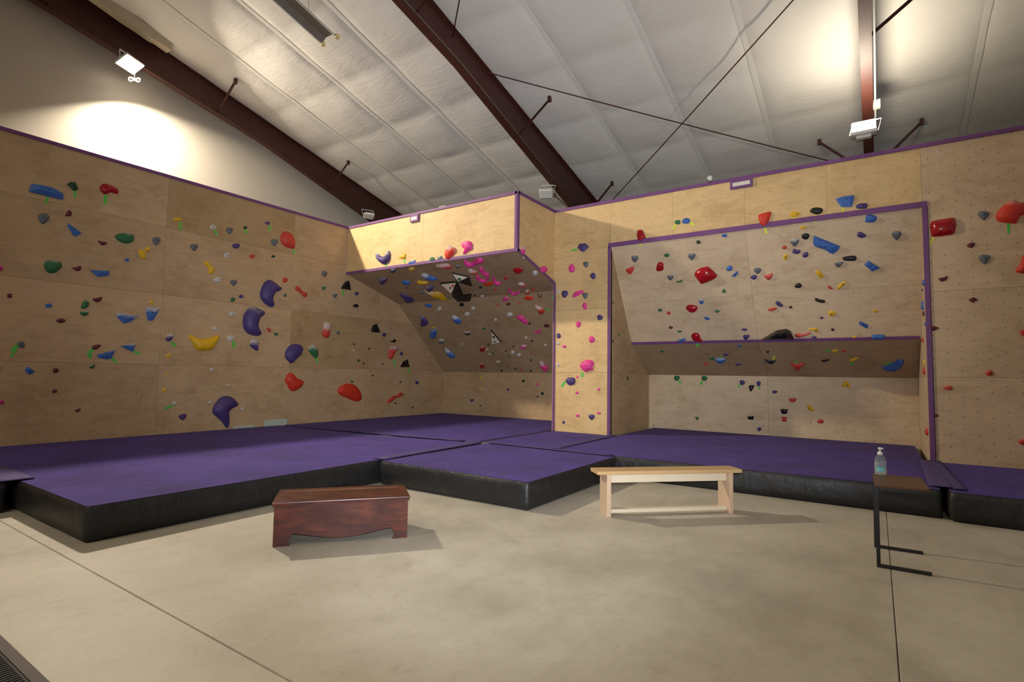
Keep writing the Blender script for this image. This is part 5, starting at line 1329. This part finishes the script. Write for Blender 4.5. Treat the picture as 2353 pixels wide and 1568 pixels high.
def knob(p, n, r, col, label):
    n = Vector(n).normalized()
    V, F = lathe_vf([(r, -0.003), (r * 0.96, r * 0.25), (r * 0.7, r * 0.55), (r * 0.25, r * 0.7)], 10, squash=0.75)
    o = mesh('climbing_hold', V, F, hold_mat(col, 0, 0), None, True, Matrix.Translation(p) @ n.to_track_quat('Z', 'Y').to_matrix().to_4x4())
    tag(o, label, 'climbing hold', 'small holds on the triangular volumes')
knob((2.9748, -0.8182, 3.4619), (0.531, -0.789, -0.31), 0.045, 'gr', 'small green knob on the upper pale triangular volume')
knob((2.5577, -0.5276, 3.3953), (0.004, -0.866, -0.501), 0.035, 'rd', 'small red knob on the lower pale triangular volume')
knob((2.4594, -0.5064, 3.3579), (0.004, -0.866, -0.501), 0.028, 'bk', 'small black knob on the lower pale triangular volume')
knob((2.4946, 1.1392, 2.3577), (0.211, -0.716, -0.666), 0.035, 'bk', 'small black knob on the pale triangle of the sloping cave wall')
knob((2.4566, 1.2379, 2.2395), (0.211, -0.716, -0.666), 0.03, 'gr', 'small green knob on the pale triangle of the sloping cave wall')


# ------------------------------------------------------------------ lamps
def flood(name, loc, face, label, watt=None, scale=1.0, coil=False, yoke=(0, 0, 0.16), lens_t=0.008, spread=180):
    """LED flood: finned housing, lens, yoke; face = direction the lens looks"""
    f = Vector(face).normalized()
    side = f.cross(Vector((0, 0, 1)))
    if side.length < 1e-3:
        side = Vector((1, 0, 0))
    side.normalize()
    up = side.cross(f).normalized()
    M = Matrix((side, up, f)).transposed().to_4x4()
    M.translation = Vector(loc)
    t = thing(name, label, 'flood light', M, 'LED flood lights on the rafters')
    w, h = 0.36 * scale, 0.27 * scale
    box('housing', (-w / 2, -h / 2, -0.05), (w / 2, h / 2, 0.0), WHITEPL, t, 0.01)
    box('driver_box', (-w * 0.28, -h * 0.3, -0.10), (w * 0.28, h * 0.3, -0.05), WHITEPL, t, 0.008)
    lm = NT('lens_on' if watt else 'lens_off')
    lm.set((0.75, 0.73, 0.68), 0.25)
    if watt:
        lm.b.inputs['Emission Color'].default_value = (*LAMP_COL, 1)
        lm.b.inputs['Emission Strength'].default_value = 40.0
    box('lens', (-w * 0.45, -h * 0.43, 0.0), (w * 0.45, h * 0.43, lens_t), lm.m, t, min(0.02, lens_t * 0.4))
    iv = M.inverted()
    top = Vector(loc) + Vector(yoke)
    for s in (-1, 1):
        a = Vector((s * (w / 2 + 0.012), 0, -0.025))
        bar('yoke_arm', a, Vector((s * (w / 2 + 0.012), 0, -0.025)) + (iv.to_3x3() @ Vector(yoke)) * 0.9, (1, 0, 0), 0.03, 0.005, WHITEPL, t, 0)
    e = (iv.to_3x3() @ Vector(yoke)) * 0.9 + Vector((0, 0, -0.025))
    bar('yoke_bridge', e + Vector((-w / 2 - 0.014, 0, 0)), e + Vector((w / 2 + 0.014, 0, 0)), (0, 0, 1), 0.03, 0.005, WHITEPL, t, 0)
    if coil:
        pts = []
        for i in range(49):
            a = 2 * math.pi * i / 24
            p = Vector((0.10 * math.sin(a), 0, -0.30 + 0.035 * math.sin(2 * a) + 0.012 * (i > 24)))
            q = Vector(loc) + Vector((0.25, 0.25, 0)) * 0.25 + Vector((p.x * 0.7, p.x * 0.7, p.z))
            pts.append(iv @ q)
        tube('cable_coil', pts, 0.009, WHITEPL, t, 6)
        tube('cable_drop', [iv @ (Vector(loc) + Vector((0.06, 0.06, -0.02))), iv @ (Vector(loc) + Vector((0.0625, 0.0625, -0.28)))], 0.006, WHITEPL, t, 6)
    if watt:
        ld = bpy.data.lights.new(name + '_light', 'AREA')
        ld.shape = 'RECTANGLE'
        ld.size, ld.size_y = w * 0.9, h * 0.86
        ld.energy = watt
        ld.color = LAMP_COL
        ld.spread = math.radians(spread)
        lo = bpy.data.objects.new(name + '_light', ld)
        lo.matrix_local = Matrix.Translation((0, 0, lens_t + 0.004)) @ Matrix.Rotation(math.pi, 4, 'X')
        link(lo, t)
    return t
flood('flood_light', (-1.44, -5.54, 7.30), (0.50, 0.24, -0.85), 'lit flood light with coiled cable on the gable rafter', LAMP_W['gable'], 1.15, True, (-0.10, 0.02, 0.22), 0.02, 152)
flood('flood_light', (10.30, -0.12, 5.20), (0.0, -0.15, 0.99), 'lit flood light under the rafter above the alcove', LAMP_W['eave'], 0.95, False, (0.05, 0.05, 0.22), 0.14)
flood('flood_light', (4.20, 0.72, 5.56), (0.25, -0.55, -0.80), 'switched-off white flood light hanging behind the overhang corner', None, 0.85, False, (0.08, 0.0, 0.20))
flood('flood_light', (-1.42, 0.42, 5.83), (0.35, -0.2, -0.9), 'switched-off flood light on the gable rafter behind the overhang', None, 0.8, False, (-0.08, 0.0, 0.20))
# unseen flood lights added outside the view to brighten floor and ceiling
flood('flood_light', (4.40, -14.5, 8.2), (0.0, -0.25, -0.97), 'added unseen flood light on the middle rafter behind the photographer', LAMP_W['rear_added'], 1.0, False)
flood('flood_light', (10.36, -14.5, 8.2), (0.0, -0.25, -0.97), 'added unseen flood light on the alcove rafter behind the photographer', LAMP_W['rear_added'], 1.0, False)
flood('flood_light', (16.30, -0.3, 5.3), (0.0, -0.15, 0.99), 'unseen flood light added above the right wall beyond the frame', LAMP_W['eave'], 0.95, False, (0, 0, 0.16), 0.075)  # unseen lamp assumed next in the row, added to light the right ceiling

# ------------------------------------------------------------------ cables, conduit, small fittings up high
def line_under(x, ya, yb, off, n=30):
    return [(x, ya + (yb - ya) * i / n, roof(ya + (yb - ya) * i / n) - depth(ya + (yb - ya) * i / n) + off) for i in range(n + 1)]
cb = tube('power_cable', line_under(4.47, -8.0, 0.75, 0.012), 0.008, GALV, None, 6)
tag(cb, 'grey power cable lying along the middle rafter flange', 'cable')
cd = thing('conduit', 'white conduit with junction box along the alcove rafter', 'conduit', Matrix.Identity(4))
tube('pipe', line_under(10.46, -8.0, 1.25, 0.02), 0.014, WHITEPL, cd, 8)
jy = 0.55
jz = roof(jy) - depth(jy)
box('junction_box', (10.43, jy - 0.06, jz - 0.03), (10.53, jy + 0.06, jz + 0.09), WHITEPL, cd, 0.006)
sg = thing('strip_light', 'long unlit reflector strip light hanging at the top edge', 'ceiling light', Matrix.Translation((2.66, -5.0, 7.42)))
sM = SLOPE
def sl(y): return -SLOPE * y
Vs, Fs = [], []
for y in (-1.6, 0.92):
    for x, z in ((-0.20, -0.03), (-0.10, 0.06), (0.10, 0.06), (0.20, -0.03), (0.195, -0.045), (0.095, 0.045), (-0.095, 0.045), (-0.195, -0.045)):
        Vs.append((x, y, z + sl(y)))
for k in range(8):
    Fs.append((k, (k + 1) % 8, 8 + (k + 1) % 8, 8 + k))
Fs += [tuple(range(8))[::-1], tuple(range(8, 16))]
mesh('reflector', Vs, Fs, simple('grey_reflector', '6f675c', 0.45), sg)
for x in (-0.19, 0.19):
    box('end_bracket', (x - 0.03, 0.90, sl(0.92) - 0.06), (x + 0.03, 0.97, sl(0.92) + 0.01), simple('cream_bracket', 'd9c68e', 0.5), sg, 0.008)
    bar('edge_lip', (x, -1.6, sl(-1.6) - 0.04), (x, 0.92, sl(0.92) - 0.04), (0, 0, -1), 0.014, 0.012, WHITEPL, sg, 0)
for y in (-1.2, 0.5):
    tube('hanger', [(0, y, sl(y) + 0.05), (0, y, sl(y) + 0.48)], 0.004, GALV, sg, 5)

# folded insulation flap hanging beside the gable rafter
fo = []
ff = []
yy = [-7.6 + 0.12 * i for i in range(23)]
for y in yy:
    s = (y + 7.6) / 2.64
    for k, (x, dz) in enumerate(((-1.50, -0.02), (-1.34, -0.17), (-1.16, -0.17), (-1.10, 0.00))):
        fo.append((x + 0.01 * noise.noise(Vector((y * 2, k, 3))), y, roof(y) + dz * (1.0 if y < -5.2 else 0.85) + 0.01 * noise.noise(Vector((y * 3, k, 5)))))
for i in range(len(yy) - 1):
    for k in range(3):
        ff.append((i * 4 + k, (i + 1) * 4 + k, (i + 1) * 4 + k + 1, i * 4 + k + 1))
ff.append(tuple(len(fo) - 4 + k for k in range(4)))
o = mesh('insulation_flap', fo, ff, simple('tan_facing', 'b3a78e', 0.6, bump=0.1), None, False)
tag(o, 'tan folded insulation flap hanging beside the gable rafter at top left', 'insulation')

def sign(x, y, label, w):
    t = thing('sign_holder', label, 'sign', Matrix.Translation((x, y, 4.76)))
    box('sign_frame', (-w / 2, -0.04, -0.075), (w / 2, -0.001, 0.085), PURPLE, t, 0.004)
    box('sign_card', (-w / 2 + 0.04, -0.044, -0.035), (w / 2 - 0.04, -0.039, 0.03), CARD, t)
sign(2.20, -1.41, 'small purple sign frame with white card on the boxed overhang', 0.24)
sign(8.53, 0.0, 'purple sign frame with white card above the alcove', 0.36)
t = thing('clip_spotlight', 'tiny white and black spotlight clipped on the wall top above the alcove', 'spotlight', Matrix.Translation((8.02, -0.01, ZT)))
V, F = lathe_vf([(0.03, -0.05), (0.045, 0.04), (0.02, 0.05)], 12)
mesh('shade', V, F, WHITEPL, t, True, Matrix.Translation((0, -0.03, 0.05)) @ Matrix.Rotation(1.2, 4, 'X'))
box('clip', (-0.02, -0.02, 0.0), (0.02, 0.02, 0.06), BLACKMETAL, t)
o = box('black_block', (2.86, -1.40, ZT + 0.001), (3.05, -1.30, ZT + 0.035), BLACKMETAL, None, 0.004)
tag(o, 'small black block lying on top of the boxed overhang', 'block')
for (y0, y1, z1, lab) in ((-3.34, -2.83, 0.425, 'pale rectangular patch board low on the left wall behind the mat'), (-3.98, -3.55, 0.345, 'thin pale strip low on the left wall beside the purple comma')):
    o = box('patch_board', (0.0002, y0, 0.28), (0.006, y1, z1), PAPER, None, 0.001)
    tag(o, lab, 'patch')

# ------------------------------------------------------------------ chest
ch = thing('blanket_chest', 'reddish mahogany blanket chest with scalloped front on the concrete', 'chest', Matrix.Translation((6.277, -7.072, 0)) @ Matrix.Rotation(0.886, 4, 'Z'))
cw, chh, cdp = 1.079, 0.359, 0.50
def apron(w, foot, rise):
    """front panel outline with bracket feet and a swagged bottom edge"""
    h = chh - 0.028
    pts = [(0, 0), (foot, 0), (foot - 0.012, 0.022), (foot - 0.016, 0.040), (foot - 0.006, 0.058), (foot + 0.018, rise)]
    n = 12
    for i in range(1, n):
        s = i / n
        x = foot + 0.018 + (w - 2 * foot - 0.036) * s
        pts.append((x, rise - 0.055 * math.sin(math.pi * s) ** 1.3))
    pts += [(w - foot - 0.018, rise), (w - foot + 0.006, 0.058), (w - foot + 0.016, 0.040), (w - foot + 0.012, 0.022), (w - foot, 0), (w, 0), (w, h), (0, h)]
    return pts
fm = Matrix.Rotation(math.pi / 2, 4, 'X')
prism('front_panel', apron(cw, 0.125, 0.098), -0.022, 0.0, MAHOG, ch, fm)
prism('back_panel', apron(cw, 0.125, 0.098), -0.022, 0.0, MAHOG, ch, Matrix.Translation((0, cdp - 0.022, 0)) @ fm)
for x in (0.0, cw - 0.022):
    prism('side_panel', apron(cdp - 0.044, 0.10, 0.07), 0.0, 0.022, MAHOG, ch, Matrix.Translation((x, 0.022, 0)) @ Matrix.Rotation(math.pi / 2, 4, 'Z') @ fm)
box('floor_board', (0.02, 0.02, 0.09), (cw - 0.02, cdp - 0.02, 0.105), MAHOG, ch)
ld = box('lid', (-0.016, -0.016, chh - 0.024), (cw + 0.016, cdp + 0.012, chh), MAHOG, ch, 0.007, seg=3)
box('lid_moulding', (-0.010, -0.010, chh - 0.036), (cw + 0.010, cdp + 0.004, chh - 0.024), MAHOG, ld, 0.004)
box('lid_batten_line', (0.03, cdp - 0.10, chh - 0.001), (cw - 0.05, cdp - 0.098, chh + 0.0006), PINE_TOP, ld)

# ------------------------------------------------------------------ bench
be = thing('wooden_bench', 'plain pine bench standing in front of the mats', 'bench', Matrix.Translation((8.015, -4.627, 0)) @ Matrix.Rotation(0.757, 4, 'Z'))
bL, bD, bH, bT, ins = 1.593, 0.24, 0.462, 0.036, 0.10
box('seat', (0, 0, bH - bT), (bL, bD, bH), PINE_TOP, be, 0.003)
for x in (ins, bL - ins - 0.045):
    box('leg', (x, 0.006, 0), (x + 0.045, bD - 0.006, bH - bT), PINE, be, 0.004)
box('upper_rail', (ins + 0.045, 0.07, bH - bT - 0.092), (bL - ins - 0.045, 0.108, bH - bT), PINE_PALE, be, 0.002)
box('lower_rail', (ins + 0.045, 0.055, 0.03), (bL - ins - 0.045, 0.125, 0.068), PINE_PALE, be, 0.002)

# ------------------------------------------------------------------ side table and sanitiser
tb = thing('side_table', 'slim c-shaped side table with brown top and black frame', 'table', Matrix.Translation((10.344, -4.626, 0)) @ Matrix.Rotation(0.03, 4, 'Z'))
tw, td, th = 0.34, 0.598, 0.626
r = 0.0125
box('table_top', (0, 0, th - 0.018), (tw, td, th), WALNUT, tb, 0.003)
for y in (0.0, td - 2 * r):
    box('post', (0, y, 0), (2 * r, y + 2 * r, th - 0.018), BLACKMETAL, tb, 0.002)
    box('foot_bar', (2 * r, y, 0), (tw - 0.005, y + 2 * r, 2 * r), BLACKMETAL, tb, 0.002)
    box('top_bar', (2 * r, y, th - 0.043), (tw - 0.005, y + 2 * r, th - 0.018), BLACKMETAL, tb, 0.002)
box('cross_bar', (0, 2 * r, th - 0.043), (2 * r, td - 2 * r, th - 0.018), BLACKMETAL, tb, 0.002)

gl = NT('clear_plastic'); gl.set((0.93, 0.97, 0.96), 0.06)
gl.b.inputs['Transmission Weight'].default_value = 0.9
gl.b.inputs['IOR'].default_value = 1.15
gel = NT('clear_gel'); gel.set((0.80, 0.90, 0.90), 0.1)
gel.b.inputs['Transmission Weight'].default_value = 0.75
gel.b.inputs['IOR'].default_value = 1.1
sb = thing('sanitizer_bottle', 'clear pump bottle of hand sanitizer on the side table', 'bottle', Matrix.Translation((10.385, -4.075, th)) @ Matrix.Rotation(0.594, 4, 'Z'))
V, F = lathe_vf([(0.043, 0.0), (0.048, 0.006), (0.048, 0.105), (0.045, 0.130), (0.034, 0.152), (0.018, 0.162), (0.017, 0.170)], 24, squash=0.62)
mesh('bottle_body', V, F, gl.m, sb, True)
V, F = lathe_vf([(0.042, 0.003), (0.0455, 0.008), (0.0455, 0.100), (0.043, 0.108)], 24, squash=0.60)
mesh('gel', V, F, gel.m, sb, True)
V, F = lathe_vf([(0.019, 0.166), (0.0205, 0.168), (0.0205, 0.186), (0.016, 0.191), (0.007, 0.193), (0.006, 0.214)], 16)
pc = mesh('pump_collar', V, F, WHITEPL, sb, True)
bm = bmesh.new()
bm_box(bm, (-0.014, -0.009, 0.213), (0.014, 0.009, 0.229), 0.004)
bm_box(bm, (-0.006, -0.038, 0.217), (0.006, -0.008, 0.227), 0.003)
bm_obj('pump_head', bm, WHITEPL, pc)
# curved label on the front left of the bottle
V, F = [], []
n = 10
for i in range(n + 1):
    a = math.radians(-150 + 75 * i / n)
    for z in (0.028, 0.066):
        V.append((0.0486 * math.cos(a), 0.0486 * 0.63 * math.sin(a), z))
for i in range(n):
    F.append((2 * i, 2 * i + 2, 2 * i + 3, 2 * i + 1))
mesh('bottle_label', V, F, simple('aqua_label', '7fd0cf', 0.4), sb, True)

# ------------------------------------------------------------------ ribbed entrance mat at the lower left corner
em = thing('ribbed_floor_mat', 'black ribbed entrance mat with brown border at the lower left corner', 'floor mat', Matrix.Translation((4.4, -10.6, 0)))
RIB = simple('black_rubber', '201d1c', 0.7)
BORD = simple('brown_rubber_border', '4a3b38', 0.7)
ew, eh = 2.95, 1.84
box('mat_base', (0, 0, 0.0), (ew, eh, 0.004), RIB, em)
for lo, hi in (((0, eh - 0.05, 0.0005), (ew, eh, 0.009)), ((0, 0, 0.0005), (ew, 0.05, 0.009)), ((0, 0.05, 0.0005), (0.05, eh - 0.05, 0.009)), ((ew - 0.05, 0.05, 0.0005), (ew, eh - 0.05, 0.009))):
    box('border_strip', lo, hi, BORD, em, 0.002)
rib_v, rib_f = bar_verts((0, 0.06, 0), (0, eh - 0.06, 0), (0, 0, 1), 0.010, 0.005)
rib_me = bpy.data.meshes.new('rib'); rib_me.from_pydata([tuple(v) for v in rib_v], [], rib_f); rib_me.materials.append(RIB)
nrib = 120
for i in range(nrib):
    o = bpy.data.objects.new('rib', rib_me)
    o.matrix_local = Matrix.Translation((0.065 + i * (ew - 0.13) / (nrib - 1), 0, 0.004))
    link(o, em)
